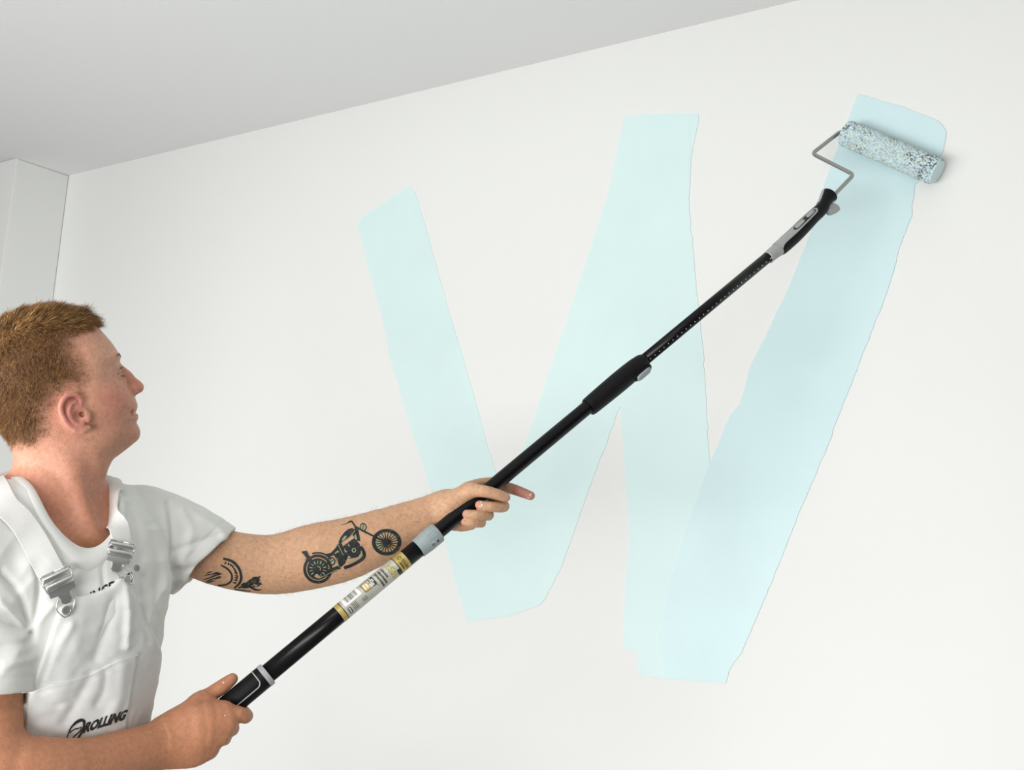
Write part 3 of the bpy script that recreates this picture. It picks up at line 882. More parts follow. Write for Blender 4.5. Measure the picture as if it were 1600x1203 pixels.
NOSTRIL = h_ell((212.5, 615.6, -.0085), (.0062, .0030, .0042), -.30)
ALAR = h_limb([(199, 601, -.0185), (194.5, 608, -.0195), (196.5, 616, -.0185)], [.0012, .0020, .0012], 8)
EAR_ADD = [
 (h_ell((106, 645, -.0705), (.017, .026, .0115), -.30), .010),
 (h_ell((101.5, 642, -.0815), (.0165, .0275, .0042), -.36, .28), .004),
 (h_limb([(113, 641, -.0765), (115, 629, -.079), (112, 620, -.0815), (102, 616, -.0855), (91.5, 618.5, -.0895), (84, 627, -.092), (82.5, 638, -.092), (87.5, 651, -.091), (95.5, 661.5, -.0885), (106, 668, -.0855)],
         [.0026, .0030, .0032, .0034, .0036, .0037, .0037, .0036, .0036, .0040], 24), .002),
 (h_limb([(106, 668, -.0845), (117, 669.5, -.082), (126, 666, -.078)], [.0045, .0060, .0045]), .004),
 (h_limb([(107, 626, -.0835), (97, 634, -.0875), (95.5, 645, -.0880), (101.5, 655, -.0865), (110, 660.5, -.0845), (117, 660, -.0825)], [.0022, .0030, .0032, .0032, .0030, .0030], 16), .0025),
 (h_limb([(121, 640, -.0755), (125, 648, -.0775), (125, 655, -.0775)], [.0035, .0046, .0035], 8), .004),
]
EAR_SUB = [
 (h_ell((110.5, 648.5, -.086), (.0078, .0095, .0085), -.4), .0025),
 (h_ell((106, 633, -.0885), (.0048, .0085, .0050), .5), .002),
 (h_limb([(110, 622.5, -.0885), (101, 621.5, -.0915), (92, 627, -.0945), (89.5, 637, -.095), (93, 649, -.0945), (101, 660, -.0915)], [.0018, .0022, .0024, .0024, .0022, .0015], 16), .0015),
 (h_ell((117, 645.5, -.0765), (.0036, .0050, .0060), -.4), .0015),
]
MOUTH = h_limb([(213, 644.3, 0), (210, 645.5, -.010), (204.5, 651.5, -.0225)], [.0014, .0014, .0009], 10)
NASOLAB = h_limb([(198, 619, -.021), (196, 633, -.030), (199, 648, -.031)], [.0012, .0016, .0010], 8)
SOCKET = h_ell((188, 581, -.031), (.0125, .0105, .0185), -.5)
def head_fn(Q):
    d, u, v, w = head_raw(Q); c = np.stack([u, v, w], 1)
    c0 = (c.max(0) + c.min(0)) / 2; rad = np.linalg.norm(c.max(0) - c0)
    def hit(f, k): return np.linalg.norm(f.c - c0) < f.r + rad + k + .004
    x = d
    for f, k in HEAD_ADD:
        if hit(f, k): x = smin(x, f(c), k)
    if hit(SOCKET, .01): x = smax(x, -SOCKET(c), .010)
    if np.linalg.norm(HP(202, 600, 0) - c0) < .035 + rad:            # nose
        tn = np.clip((v - hp(186, 566)[1]) / (hp(222, 606)[1] - hp(186, 566)[1]), 0, 1)
        x = smin(x, inflated(s_nose(u, v), .0085 + .0060 * tn, .0115, w), .006)
        x = smin(x, NOSE_AL(c), .0030); x = smax(x, -ALAR(c), .0025); x = smax(x, -NOSTRIL(c), .0012)
    if np.linalg.norm(EYE - c0) < .022 + rad:                        # lids
        e = c - EYE; re = np.linalg.norm(e, axis=1)
        x = smin(x, re - EYE_R - .0016, .0035)
        x1 = e @ gaze; y1 = e @ gp
        wedge = np.maximum(np.abs(y1 - .0006) * .955 - (x1 - .0030) * .20, re - EYE_R - .0045)
        x = smax(x, -wedge, .0009)
    if hit(MOUTH, .003): x = smax(x, -MOUTH(c), .0022)
    if hit(NASOLAB, .008): x = smax(x, -NASOLAB(c), .006)
    for f, k in EAR_ADD:
        if hit(f, k): x = smin(x, f(c), k)
    for f, k in EAR_SUB:
        if hit(f, k): x = smax(x, -f(c), k)
    return x
prims = [Prim(head_fn, J(95, 610, 1.60), .19, .010)]
# neck
def R_(px_, d): return px_ * d / FOC
def chain(rows, **kw):
    rows = [(x, y, pole_depth(x, y) + d.o if hasattr(d, 'o') else d, r) for x, y, d, r in rows]
    P = [J(x, y, d) for x, y, d, r in rows]; return p_limb(P, [R_(r, d) for x, y, d, r in rows], **kw)
prims += [
 chain([(84, 672, 1.60, 54), (84, 720, 1.60, 57), (82, 765, 1.60, 60), (76, 830, 1.60, 66)], k=.022),
 chain([(134, 715, 1.60, 26), (118, 760, 1.595, 29), (114, 800, 1.59, 32), (118, 850, 1.575, 34)], k=.022),
 chain([(97, 690, 1.570, 11), (112, 745, 1.562, 12), (132, 800, 1.560, 11), (142, 836, 1.562, 9)], k=.024),   # near neck muscle
 p_torso(-.014, 1.20, 1.46, k=.03),
 chain([(82, 780, 1.60, 50), (150, 800, 1.67, 44), (222, 818, 1.745, 46)], k=.03),
 chain([(82, 780, 1.60, 50), (20, 805, 1.54, 46), (-45, 855, 1.475, 50)], k=.03),
]
# near (right) arm
prims += [
 chain([(-45, 858, 1.48, 50), (-36, 960, 1.487, 49), (-17, 1080, 1.482, 48), (-14, 1150, 1.465, 46), (-22, 1200, 1.447, 47)], k=.02),
 chain([(-22, 1204, 1.44, 47), (40, 1207, 1.468, 55), (90, 1207, 1.495, 52), (140, 1199, 1.53, 45.5), (190, 1182, 1.57, 40), (240, 1166, 1.612, 36), (272, 1155, 1.64, 34.5)], k=.02, flat=hw, ratio=.86),
]
# far (left) arm
ARM_L = [(225, 818, 1.745, 46), (290, 850, 1.77, 44), (345, 871, 1.79, 44.5), (400, 881, 1.81, 45.5), (440, 880.5, 1.82, 47), (490, 869, 1.83, 50.5), (540, 858, 1.845, 48.5), (590, 839.5, 1.865, 42.5),
         (635, 819, 1.885, 34.5), (670, 804, 1.897, 29.5), (696, 793, 1.902, 28)]
prims.append(chain(ARM_L, k=.02, n=22, flat=RM[:, 2], ratio=.80))
# far hand: palm behind the pole, fingers closed round it
pd = pole_depth(752, 768)
class D:
    """depth given as an offset from the pole's axis at the same spot"""
    def __init__(s, o): s.o = o
palmL = [chain(r, k=.010, n=7) for r in (
 [(694, 796, 1.902, 24), (730, 776, D(.026), 15), (764, 759, D(.026), 11)],
 [(694, 798, 1.905, 22), (735, 786, D(.034), 14), (762, 774, D(.031), 11)],
 [(694, 802, 1.905, 22), (728, 798, D(.036), 14), (750, 790, D(.033), 11)],
 [(694, 806, 1.900, 19), (716, 814, D(.034), 14), (737, 806, D(.031), 10)],
 [(700, 806, 1.895, 16), (722, 820, D(.024), 10), (737, 821, D(.020), 7)],
 [(702, 788, D(.012), 20), (722, 774, D(.000), 15), (738, 766, D(-.014), 11)],            # thenar
 [(732, 764, D(.004), 12), (750, 756, D(.016), 9), (766, 757, D(.026), 9)],               # web
)]
fingL = [chain(r, k=.006, n=10) for r in (
 [(768, 757, D(.027), 10.2), (799, 763.5, D(.024), 8.6), (816, 769.5, D(.016), 7.9), (829, 774.5, D(.010), 7.0)],
 [(765, 774, D(.030), 9.8), (786, 789, D(.006), 9.2), (783, 792, D(-.008), 8.8), (767, 791.5, D(-.021), 8.3), (749.5, 789, D(-.020), 7.4)],
 [(752, 789, D(.034), 9.5), (763, 803.5, D(.006), 8.8), (759, 804.5, D(-.008), 8.5), (745, 804.5, D(-.021), 8.0), (729.5, 803.5, D(-.019), 7.4)],
 [(740, 806, D(.032), 8.5), (752, 816, D(.004), 7.6), (748, 817, D(-.007), 7.4), (738, 817, D(-.017), 7.0), (726.5, 815.5, D(-.016), 6.4)],
 [(738, 766, D(-.016), 10.5), (756, 767.5, D(-.026), 9.6), (772, 771, D(-.027), 8.8), (783, 774.5, D(-.024), 8.4), (790.5, 777, D(-.022), 7.2)],
)]
def hand_prim(palm, fing, c, r, k, kf=0.0):
    def fn(Q):
        c0 = (Q[0] + Q[-1]) / 2; rad = np.linalg.norm(Q[0] - c0); few = len(Q) > 30 and rad < .05
        ok = lambda q: (not few) or np.linalg.norm(q.c - c0) < q.r + rad + q.k + .034
        p = np.full(len(Q), .5)
        for q in palm:
            if ok(q): p = smin(p, q.fn(Q), q.k)
        d = p
        for i, f in enumerate(fing):
            if ok(f): d = smin(d, smin(p, f.fn(Q), f.k), kf if i < 4 else 0)
        return d
    return Prim(fn, c, r, k)
prims.append(hand_prim(palmL, fingL, J(755, 785, pd), .125, .012))
# near hand: back of the hand towards the camera
pd = pole_depth(352, 1092)
palmR = [chain(r, k=.012, n=7) for r in (
 [(270, 1148, 1.648, 28), (310, 1122, D(-.034), 21), (350, 1112, D(-.030), 13)],
 [(270, 1153, 1.645, 28), (312, 1138, D(-.037), 21), (354, 1130, D(-.034), 13.5)],
 [(270, 1158, 1.645, 28), (310, 1152, D(-.036), 20), (344, 1149, D(-.031), 13)],
 [(270, 1163, 1.648, 26), (300, 1168, D(-.030), 18), (326, 1167, D(-.024), 12.5)],
 [(285, 1174, 1.650, 17), (303, 1178, D(-.022), 17), (322, 1172, D(-.018), 13)],
 [(280, 1135, 1.660, 22), (300, 1112, D(-.016), 18), (318, 1094, D(-.008), 13)],
 [(312, 1100, D(-.010), 13), (330, 1106, D(-.018), 12), (346, 1112, D(-.026), 11)],
)]
fingR = [chain(r, k=.009, n=11) for r in (
 [(350, 1112, D(-.030), 12.5), (372, 1115, D(-.028), 11.8), (383, 1119, D(-.016), 11.4), (384, 1116, D(.010), 9.8), (372, 1104, D(.026), 9), (356, 1098, D(.030), 8)],
 [(354, 1130, D(-.034), 12.5), (362, 1137, D(-.022), 11.5), (361, 1138, D(.002), 11), (354, 1128, D(.024), 9), (342, 1116, D(.030), 8)],
 [(344, 1149, D(-.031), 12.5), (350, 1153, D(-.016), 11.5), (348, 1152, D(.006), 10.5), (340, 1140, D(.026), 8.8), (330, 1130, D(.030), 8)],
 [(326, 1167, D(-.024), 12.5), (331, 1169, D(-.010), 11.5), (330, 1167, D(.010), 10), (326, 1156, D(.026), 8), (318, 1146, D(.028), 7.4)],
 [(316, 1096, D(-.008), 13), (332, 1083, D(-.002), 12.0), (344, 1075, D(.000), 11.6), (356, 1066, D(.002), 10.4), (363, 1060.5, D(.003), 8.8)],
)]
prims.append(hand_prim(palmR, fingR, J(325, 1125, pd), .135, .030, .0045))
body_fn = field(prims)
_J = np.array([p.c - p.r for p in prims]); lo_b = np.array([J(-120, 470, 1.7), J(840, 1210, 2.0), J(-80, 1260, 1.4), J(100, 480, 1.45), J(0, 800, 1.35), J(830, 740, 1.95)])
lo = lo_b.min(0) - .03; hi = lo_b.max(0) + .05; lo[2] = max(lo[2], .92)
VB, FB = polygonise(body_fn, lo, hi, .0018)
VB = relax(VB, FB, 2, .4)
NB = normals(VB, FB)
# keep the single connected figure: everything belongs to one surface
HEADC = head_co(VB)
PJ = (VB - CAM) @ RM; PXY = np.stack([800 + FOC * PJ[:, 0] / PJ[:, 2], 601.5 + FOC * PJ[:, 1] / PJ[:, 2]], 1)
# ------------------------------------------------------------------ painter: object, skin colour
MAN = empty('person', body_pt(0, 0, 0.0))
tag(MAN, 'man with short ginger hair in white T-shirt and dungarees, both hands on the pole', 'person')
def lerp(a, b, t): t = np.clip(t, 0, 1)[:, None]; return a * (1 - t) + b * t
isH = (np.linalg.norm(VB - HC, axis=1) < .30)
hu_, hv_, hw_ = HEADC.T
def hblob(x, y, w, r, soft):           # 1 inside a ball in head space
    return np.clip((r - np.linalg.norm(HEADC - HP(x, y, w), axis=1)) / soft + .5, 0, 1)
arm_t = np.clip((PJ[:, 2] - 1.7) / .06, 0, 1)
Cs = np.repeat(np.array([[.49, .22, .12]]), len(VB), 0)                 # near arm: ruddy tan
Cs = lerp(Cs, np.array([[.60, .355, .215]]), arm_t * (PXY[:, 0] > 250))   # far arm: paler
head_m = np.clip((.19 - np.linalg.norm(VB - J(110, 640, 1.6), axis=1)) / .04 + .5, 0, 1) * (PXY[:, 0] < 240)
Cs = lerp(Cs, np.array([[.63, .31, .21]]), head_m)
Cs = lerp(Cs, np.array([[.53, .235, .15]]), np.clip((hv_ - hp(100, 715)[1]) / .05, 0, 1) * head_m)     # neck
Cs = lerp(Cs, np.array([[.60, .33, .22]]), hblob(160, 560, -.06, .035, .03))                            # temple
Cs = lerp(Cs, np.array([[.60, .24, .175]]), .75 * hblob(168, 628, -.05, .03, .03))                      # cheek
Cs = lerp(Cs, np.array([[.58, .235, .17]]), .8 * hblob(214, 605, 0, .020, .016))                         # nose
Cs = lerp(Cs, np.array([[.64, .26, .20]]), hblob(98, 640, -.092, .032, .012) * np.clip((-.0775 - hw_) / .004, 0, 1))            # ear
Cs = lerp(Cs, np.array([[.60, .36, .20]]), .35 * hblob(128, 640, -.072, .012, .010))
Cs = lerp(Cs, np.array([[.42, .215, .14]]), .45 * hblob(195, 668, -.02, .045, .03))                     # shaved beard
Cs = lerp(Cs, np.array([[.42, .215, .14]]), .30 * hblob(150, 690, -.045, .045, .03))
lip = np.maximum(hblob(212, 637, -.004, .012, .006) * (hv_ > hp(212, 633.5)[1]), hblob(212, 649, -.004, .013, .006)) * (hu_ > hp(205.5, 645)[0])
Cs = lerp(Cs, np.array([[.42, .165, .13]]), .8 * lip)
for x, y, d in ((832, 777, 1.90),): pass
tips = np.zeros(len(VB))
for x, y in ((833, 776), (744, 789), (724, 804), (721, 816), (796, 778)): tips = np.maximum(tips, np.clip((9 - np.linalg.norm(PXY - [x, y], axis=1)) / 6, 0, 1) * (PJ[:, 2] > 1.7))
Cs = lerp(Cs, np.array([[.62, .27, .20]]), tips * .8)
idx_f = np.clip((PXY[:, 0] - 797) / 6, 0, 1) * np.clip((800 - PXY[:, 1]) / 5, 0, 1)
Cs = lerp(Cs, np.array([[.50, .22, .17]]), idx_f * (PXY[:, 0] < 850))
# hair region mask in head space (True hair line of the photograph), used for stubble tint and strands
HAIRLINE = np.array([hp(*p) for p in [(158, 500), (152, 512), (138, 518), (126, 526), (116, 532), (116, 545), (124, 560), (132, 572), (133, 590), (127, 606), (120, 617), (104, 612), (84, 622), (74, 640), (76, 662), (68, 680), (52, 700), (22, 705), (10, 712), (-60, 690), (-60, 440), (170, 440)]])
def in_poly(P, poly):
    ins = np.zeros(len(P), bool); X, Y = P.T
    for a, b in zip(poly, np.roll(poly, -1, 0)):
        c = ((a[1] > Y) != (b[1] > Y)); ins ^= c & (X < (b[0] - a[0]) * (Y - a[1]) / (b[1] - a[1] + 1e-15) + a[0])
    return ins
def poly_sd(P, poly):
    d = np.full(len(P), 9.0)
    for a, b in zip(poly, np.roll(poly, -1, 0)):
        ba = b - a; q = P - a; t = np.clip(q @ ba / (ba @ ba), 0, 1); d = np.minimum(d, np.linalg.norm(q - t[:, None] * ba, axis=1))
    return np.where(in_poly(P, poly), d, -d)
hair_d = np.full(len(VB), -1.0)
sel = np.where(np.linalg.norm(VB - J(80, 590, 1.6), axis=1) < .2)[0]
hair_d[sel] = poly_sd(HEADC[sel][:, :2], HAIRLINE)
ear_free = 1 - np.maximum(hblob(101, 641, -.092, .024, .006), hblob(104, 655, -.09, .022, .006)) * (hw_ < -.0755)
hair_d += .004 * vnoise(VB, 90)
dens = np.clip((hair_d + .003) / .036, 0, 1) ** 1.25 * ear_free
frontline = np.clip((hp(0, 535)[1] - hv_) / .012, 0, 1); dens = np.maximum(dens, np.clip((hair_d + .001) / .010, 0, 1) * frontline)
Cs = lerp(Cs, np.array([[.155, .080, .038]]), .90 * np.maximum(np.clip(dens * 1.15, 0, 1) ** 1.3, .80 * np.clip((hair_d + .001) / .020, 0, 1) * ear_free))
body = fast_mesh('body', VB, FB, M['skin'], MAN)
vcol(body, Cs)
BVH_B = bvh_of(VB, FB)
# eyes
def head_w(c, side=1):                 # head space -> world
    return HC + hu * c[0] + hv * c[1] + hw * (c[2] * side)
for side in (1, -1):
    n = 28; V = []; F = []
    for i in range(n + 1):
        th = math.pi * i / n
        for j in range(n):
            ph_ = 2 * math.pi * j / n; gx = np.cross(gaze, gp)
            p = EYE + EYE_R * (math.cos(th) * gaze + math.sin(th) * (math.cos(ph_) * gp + math.sin(ph_) * gx)); V.append(head_w(p, side))
    for i in range(n):
        for j in range(n): F.append((i * n + j, i * n + (j + 1) % n, (i + 1) * n + (j + 1) % n, (i + 1) * n + j))
    eo = new_mesh('eye', V, F, M['eye'], MAN)
    th = np.repeat(np.arange(n + 1) * math.pi / n, n)[:, None]
    vcol(eo, np.where(th < .22, [[.005, .005, .005]], np.where(th < .50, [[.05, .06, .055]], [[.30, .25, .23]])))
# ------------------------------------------------------------------ hair: short tapered strands
def strands(name, roots, nrm, direc, length, width, cols, curl, parent, m, seg=3):
    n = len(roots); rng = np.random.default_rng(5)
    V = np.zeros((n, seg + 1, 3, 3)); a = rng.random(n) * 6.28
    t0 = unit_rows(np.cross(nrm, rng.normal(size=(n, 3)))); t1 = np.cross(nrm, t0)
    for s in range(seg + 1):
        f = s / seg
        c = roots + nrm * (length * f * (1 - .45 * f * curl))[:, None] + direc * (length * curl * f ** 1.4)[:, None]
        w = width * (1 - .82 * f)
        for k in range(3):
            an = k * 2.094; V[:, s, k] = c + (t0 * math.cos(an) + t1 * math.sin(an)) * w[:, None]
    base = np.arange(n)[:, None] * (seg + 1) * 3; Fq = []
    for s in range(seg):
        for k in range(3):
            k2 = (k + 1) % 3; Fq.append(base + np.array([[s * 3 + k, s * 3 + k2, (s + 1) * 3 + k2, (s + 1) * 3 + k]]))
    o = fast_mesh(name, V.reshape(-1, 3), np.concatenate(Fq), M[m], parent)
    vcol(o, np.repeat(cols, (seg + 1) * 3, 0)); o['kind'] = 'stuff'
    return o
def unit_rows(A): return A / (np.linalg.norm(A, axis=1)[:, None] + 1e-12)
cand = np.where((dens > .05) & (np.linalg.norm(VB - J(80, 590, 1.6), axis=1) < .2))[0]
rng = np.random.default_rng(11)
pick = rng.choice(cand, 40000, p=dens[cand] / dens[cand].sum())
jit = rng.normal(size=(len(pick), 3)) * .0010
roots = VB[pick] + jit; nr = NB[pick]; hcd = HEADC[pick]
# length: long on top, faded at the sides and nape
hx, hy = hcd[:, 0], hcd[:, 1]
top = np.clip((hp(0, 548)[1] - (hy + .30 * (hx - hp(60, 0)[0]))) / .045, 0, 1) * np.clip((.070 + hcd[:, 2]) / .018 + .25, .0, 1)
hd = hair_d[pick]
length = (.0022 + .0055 * np.clip(hd / .045, 0, 1) + .0108 * top) * (.65 + .5 * rng.random(len(pick)))
front = np.clip((hx - hp(115, 0)[0]) / .03, 0, 1) * (top > .3)
length *= (1 + 1.15 * front)
fwdd = hu - hv * (.10 + .30 * front[:, None])                     # combed forward, quiff lifted
down = hv - hu * .25
dirc = unit_rows(fwdd * (top[:, None] + .10) + down * (1 - top[:, None]) * .9 + rng.normal(size=(len(pick), 3)) * .26 + (.25 + .7 * top)[:, None] * np.stack([vnoise(roots + s_ * 7, 75) for s_ in range(3)], 1))
dirc = unit_rows(dirc - nr * (dirc * nr).sum(1)[:, None] * .6)
pal = np.array([[.25, .115, .036], [.38, .19, .062], [.56, .33, .115], [.12, .052, .018], [.70, .46, .19]])
ptop = rng.choice(5, len(pick), p=[.28, .27, .20, .13, .12]); pside = rng.choice(5, len(pick), p=[.42, .20, .04, .33, .01])
cols = np.where((rng.random(len(pick)) < top)[:, None], pal[ptop], pal[pside])
cols = cols * (1 + (.15 + .35 * top)[:, None] * vnoise(roots, 160)[:, None])
strands('hair', roots, nr, dirc, length, .00029 + .00026 * top, np.clip(cols, 0, 1), np.clip(.95 - .35 * top + .15 * rng.random(len(pick)), 0, 1), MAN, 'hair')
# eyebrow and lashes on both sides
for side in (1, -1):
    R0 = []; N0 = []; D0 = []; L0 = []
    for k in range(110):
        f = rng.random(); x = 187 - 26 * f; y = 557 + 1.5 * f + rng.normal() * 1.3 - 3.0 * math.sin(f * 3.1); w = -.010 - .034 * f ** .8
        p = head_w(HP(x + 4, y, w), side); h_ = head_w(HP(x - 40, y + 4, -.02), side)
        l, nn_, i_, d_ = BVH_B.ray_cast(Vector(p + (p - h_) * .6), Vector(unit(h_ - p)), .08)
        if l is None: continue
        R0.append(np.array(l)); N0.append(np.array(nn_)); D0.append(-hu * .7 + hv * .1 + hw * (-.6 * side)); L0.append(.005)
    R0 = np.array(R0); N0 = np.array(N0)
    strands('eyebrow', R0, N0, unit_rows(np.array(D0) + rng.normal(size=R0.shape) * .15), np.array(L0), np.full(len(R0), .00026), np.repeat([[.36, .21, .10]], len(R0), 0), np.full(len(R0), .9), MAN, 'hair', 2)
    R0 = []; D0 = []; N0 = []
    for k in range(60):
        f = (k + .5) / 60; s_ = 1 if k % 3 else -1
        c_ = EYE + (EYE_R + .0012) * unit(gaze * (.80 - .55 * abs(f - .4)) + gp * (-.36 if s_ > 0 else .30) * (1.0) + np.array([0, 0, -1]) * (f - .35) * 1.3)
        R0.append(head_w(c_, side)); dn = unit(c_ - EYE); N0.append(dn[0] * hu + dn[1] * hv + dn[2] * hw * side); D0.append(hu * .8 - hv * (.35 * s_))
    strands('eyelash', np.array(R0), np.array(N0), unit_rows(np.array(D0)), np.full(60, .0045), np.full(60, .00018), np.repeat([[.13, .075, .04]], 60, 0), np.full(60, .5), MAN, 'hair', 2)

# fine pale hair on the forearms
fa = np.where((((PXY[:, 0] > 430) & (PXY[:, 0] < 690) & (PJ[:, 2] > 1.7)) | ((PXY[:, 0] > 20) & (PXY[:, 0] < 280) & (PXY[:, 1] > 1120))))[0]
pk_ = rng.choice(fa, 2600); al = unit(J(690, 795, 1.9) - J(435, 880, 1.82))
dv = unit_rows(al + rng.normal(size=(len(pk_), 3)) * .35); dv = unit_rows(dv - NB[pk_] * (dv * NB[pk_]).sum(1)[:, None])
strands('arm_hair', VB[pk_], NB[pk_], dv, .005 + .006 * rng.random(len(pk_)), np.full(len(pk_), .00014), np.repeat([[.40, .25, .12]], len(pk_), 0), np.full(len(pk_), .75), MAN, 'hair', 2)
# ------------------------------------------------------------------ T-shirt
def cplane(px_, py_, d, nx, ny, nz=0.0):
    n = unit(RM[:, 0] * nx + RM[:, 1] * ny + RM[:, 2] * nz); p0 = J(px_, py_, d)
    return lambda Q: (Q - p0) @ n
hemL = cplane(319, 879, 1.785, .735, .675, .06); hemR = cplane(-30, 1087, 1.42, .05, 1.0, -.26)
sleeveL = chain([(225, 822, 1.745, 58), (270, 842, 1.762, 64), (318, 876, 1.785, 69), (352, 902, 1.80, 69)], k=.02, n=8)
sleeveR = chain([(-45, 862, 1.475, 68), (-38, 960, 1.478, 80), (-34, 1060, 1.478, 84), (-34, 1130, 1.475, 84)], k=.02, n=8)
inL = chain([(290, 856, 1.772, 56), (318, 876, 1.785, 62.5), (380, 922, 1.81, 63)], k=0, n=6)
inR = chain([(-36, 1040, 1.478, 75), (-34, 1090, 1.475, 78), (-34, 1170, 1.47, 78)], k=0, n=6)
sh_t = p_torso(.009, .97, 1.452, k=.02)
sh_s = [chain([(82, 778, 1.60, 60), (150, 803, 1.668, 56), (225, 822, 1.745, 57)], k=.02, n=8),
        chain([(82, 778, 1.60, 60), (20, 812, 1.54, 60), (-45, 864, 1.475, 64)], k=.02, n=8)]
# neck opening: an elliptic well that slopes from nape to breastbone
ef = unit(BF * .195 + BL * .055 - UP * .092); EL = unit(BL * .195 - BF * .055); ea = np.cross(EL, ef); ea = ea if ea[2] > 0 else -ea; NC = NECK + UP * (-.020) + BF * .004 - BL * .002 + ef * .004
NE_F, NE_L = .110, .067
def neck_cut(Q):
    q = Q - NC; rho = np.sqrt(((q @ ef) / NE_F) ** 2 + ((q @ EL) / NE_L) ** 2)
    return np.maximum((rho - 1) * NE_L, -.05 - q @ ea)
def folds(P):
    b = body_co(P); d1 = unit(BL * .55 + UP * .8); d2 = unit(BL * .8 - UP * .55)
    q = np.stack([P @ d1 * 7, P @ d2 * 30, (P @ BF) * 12], 1); n = vnoise(q + 13, 1)
    q2 = np.stack([P @ UP * 9, P @ BL * 22, P @ BF * 22], 1); m = vnoise(q2 + 40, 1)
    w = np.clip((1.40 - b[:, 2]) / .10, .25, 1)
    return (.0050 * ((1 - np.abs(n)) ** 2 - .45) + .0040 * m + .0014 * vnoise(P, 55)) * w
class ShirtField:
    prims = None
    def __call__(s, Q, only=None):
        d = sh_t.fn(Q)
        for p in sh_s: d = smin(d, p.fn(Q), p.k)
        a = smax(sleeveL.fn(Q), hemL(Q), .003); d = smin(d, a, .022)
        a = smax(sleeveR.fn(Q), hemR(Q), .003); d = smin(d, a, .010)
        d = np.maximum(d, -np.maximum(inL.fn(Q), -(hemL(Q) + .035)))
        d = np.maximum(d, -np.maximum(inR.fn(Q), -(hemR(Q) + .035)))
        return smax(d, -neck_cut(Q), .002)
ks = np.array([J(-140, 740, 1.5), J(390, 940, 1.95), J(-130, 1130, 1.35), J(100, 720, 1.75), J(60, 1200, 1.85), J(230, 1000, 1.4)])
lo = ks.min(0) - .03; hi = ks.max(0) + .03; lo[2] = .965; hi[2] = 1.53
VS, FS = polygonise(ShirtField(), lo, hi, .0030, B=10)
VS = relax(VS, FS, 1, .4); NS = normals(VS, FS)
hemd = np.minimum(np.abs(hemL(VS)) + 9 * (np.linalg.norm(VS - J(318, 876, 1.785), axis=1) > .12), np.abs(hemR(VS)) + 9 * (np.linalg.norm(VS - J(-34, 1085, 1.5), axis=1) > .14))
ncd = np.abs(neck_cut(VS))
keep = np.clip(hemd / .03, .25, 1) * np.clip((ncd - .004) / .03, 0, 1)
stitch = -.0012 * np.exp(-((hemd - .022) / .0022) ** 2)                                    # hem seam
VS = VS + NS * ((folds(VS) * keep) + stitch)[:, None]
# creases of the far sleeve: long soft ridges from shoulder seam to armpit
PS = (VS - CAM) @ RM; PSX = np.stack([800 + FOC * PS[:, 0] / PS[:, 2], 601.5 + FOC * PS[:, 1] / PS[:, 2]], 1)
def ridge(pts, wpx, amp, depth_ok):
    S_ = spline(np.array(pts, float), 40); d = np.min(np.linalg.norm(PSX[:, None, :] - S_[None], axis=2), 1) if False else None
    out = np.zeros(len(VS)); m = depth_ok & (PSX[:, 0] > S_[:, 0].min() - 40) & (PSX[:, 0] < S_[:, 0].max() + 40) & (PSX[:, 1] > S_[:, 1].min() - 40) & (PSX[:, 1] < S_[:, 1].max() + 40)
    i = np.where(m)[0]
    D2 = np.min(((PSX[i][:, None, :] - S_[None]) ** 2).sum(2), 1); out[i] = amp * np.exp(-D2 / wpx ** 2); return out
farm = PS[:, 2] > 1.0
disp = 0
for pts, w_, a_ in (
  ([(262, 785), (268, 830), (266, 880)], 5, -.006), ([(285, 800), (298, 835), (285, 880)], 8, .004), ([(300, 800), (335, 822), (352, 840)], 6, .003),
  ([(275, 860), (300, 850), (340, 836)], 5, -.004), ([(268, 890), (300, 888), (340, 868)], 6, -.004), ([(270, 905), (300, 905), (325, 892)], 4, .003),
  ([(255, 800), (262, 850), (258, 920)], 8, .004), ([(235, 820), (248, 880), (246, 960)], 7, -.003),
  ([(205, 790), (215, 850), (222, 930)], 7, -.0035), ([(160, 880), (162, 905), (166, 925)], 4, -.003),
  ([(0, 892), (30, 930), (45, 980)], 6, -.007), ([(0, 940), (25, 965), (46, 985)], 5, .004), ([(0, 970), (30, 980), (50, 990)], 5, -.004), ([(0, 1010), (30, 1006), (52, 1000)], 5, -.003), ([(5, 1040), (30, 1035), (52, 1028)], 6, .003),
  ([(58, 880), (62, 930), (50, 990)], 6, -.005), ([(120, 870), (135, 885), (150, 880)], 5, -.002)):
    disp = disp + ridge(pts, w_, a_, farm)
VS = VS + NS * (disp * np.clip(ncd / .02, 0, 1))[:, None]
shirt = fast_mesh('t_shirt', VS, FS, M['shirt'], MAN)
BVH_S = bvh_of(VS, FS)
# ribbed collar band laid round the opening
rows = []
for an in np.linspace(0, 2 * np.pi, 120, endpoint=False):
    row = []
    for sc, hgt in ((1.01, -.014), (1.0, .0000), (1.005, .0032), (1.04, .0042), (1.155, .0038), (1.175, .0030), (1.185, -.002)):
        p = NC + ef * (NE_F * sc * math.cos(an)) + EL * (NE_L * sc * math.sin(an))
        o = p + ea * .12; scan = max(sc, 1.04); q = NC + ef * (NE_F * scan * math.cos(an)) + EL * (NE_L * scan * math.sin(an))
        l, n_, i_, d_ = BVH_S.ray_cast(Vector(q + ea * .16), Vector(-ea))
        hz = (np.array(l) - q) @ ea if l is not None else 0.0
        row.append((p, hz, hgt))
    rows.append(row)
hzs = np.array([[r[1] for r in row] for row in rows])
for _ in range(14): hzs = (np.roll(hzs, 1, 0) + hzs * 2 + np.roll(hzs, -1, 0)) / 4
rings = [np.array([r[0] + ea * (hzs[i, j] + r[2]) for j, r in enumerate(row)]) for i, row in enumerate(rows)]
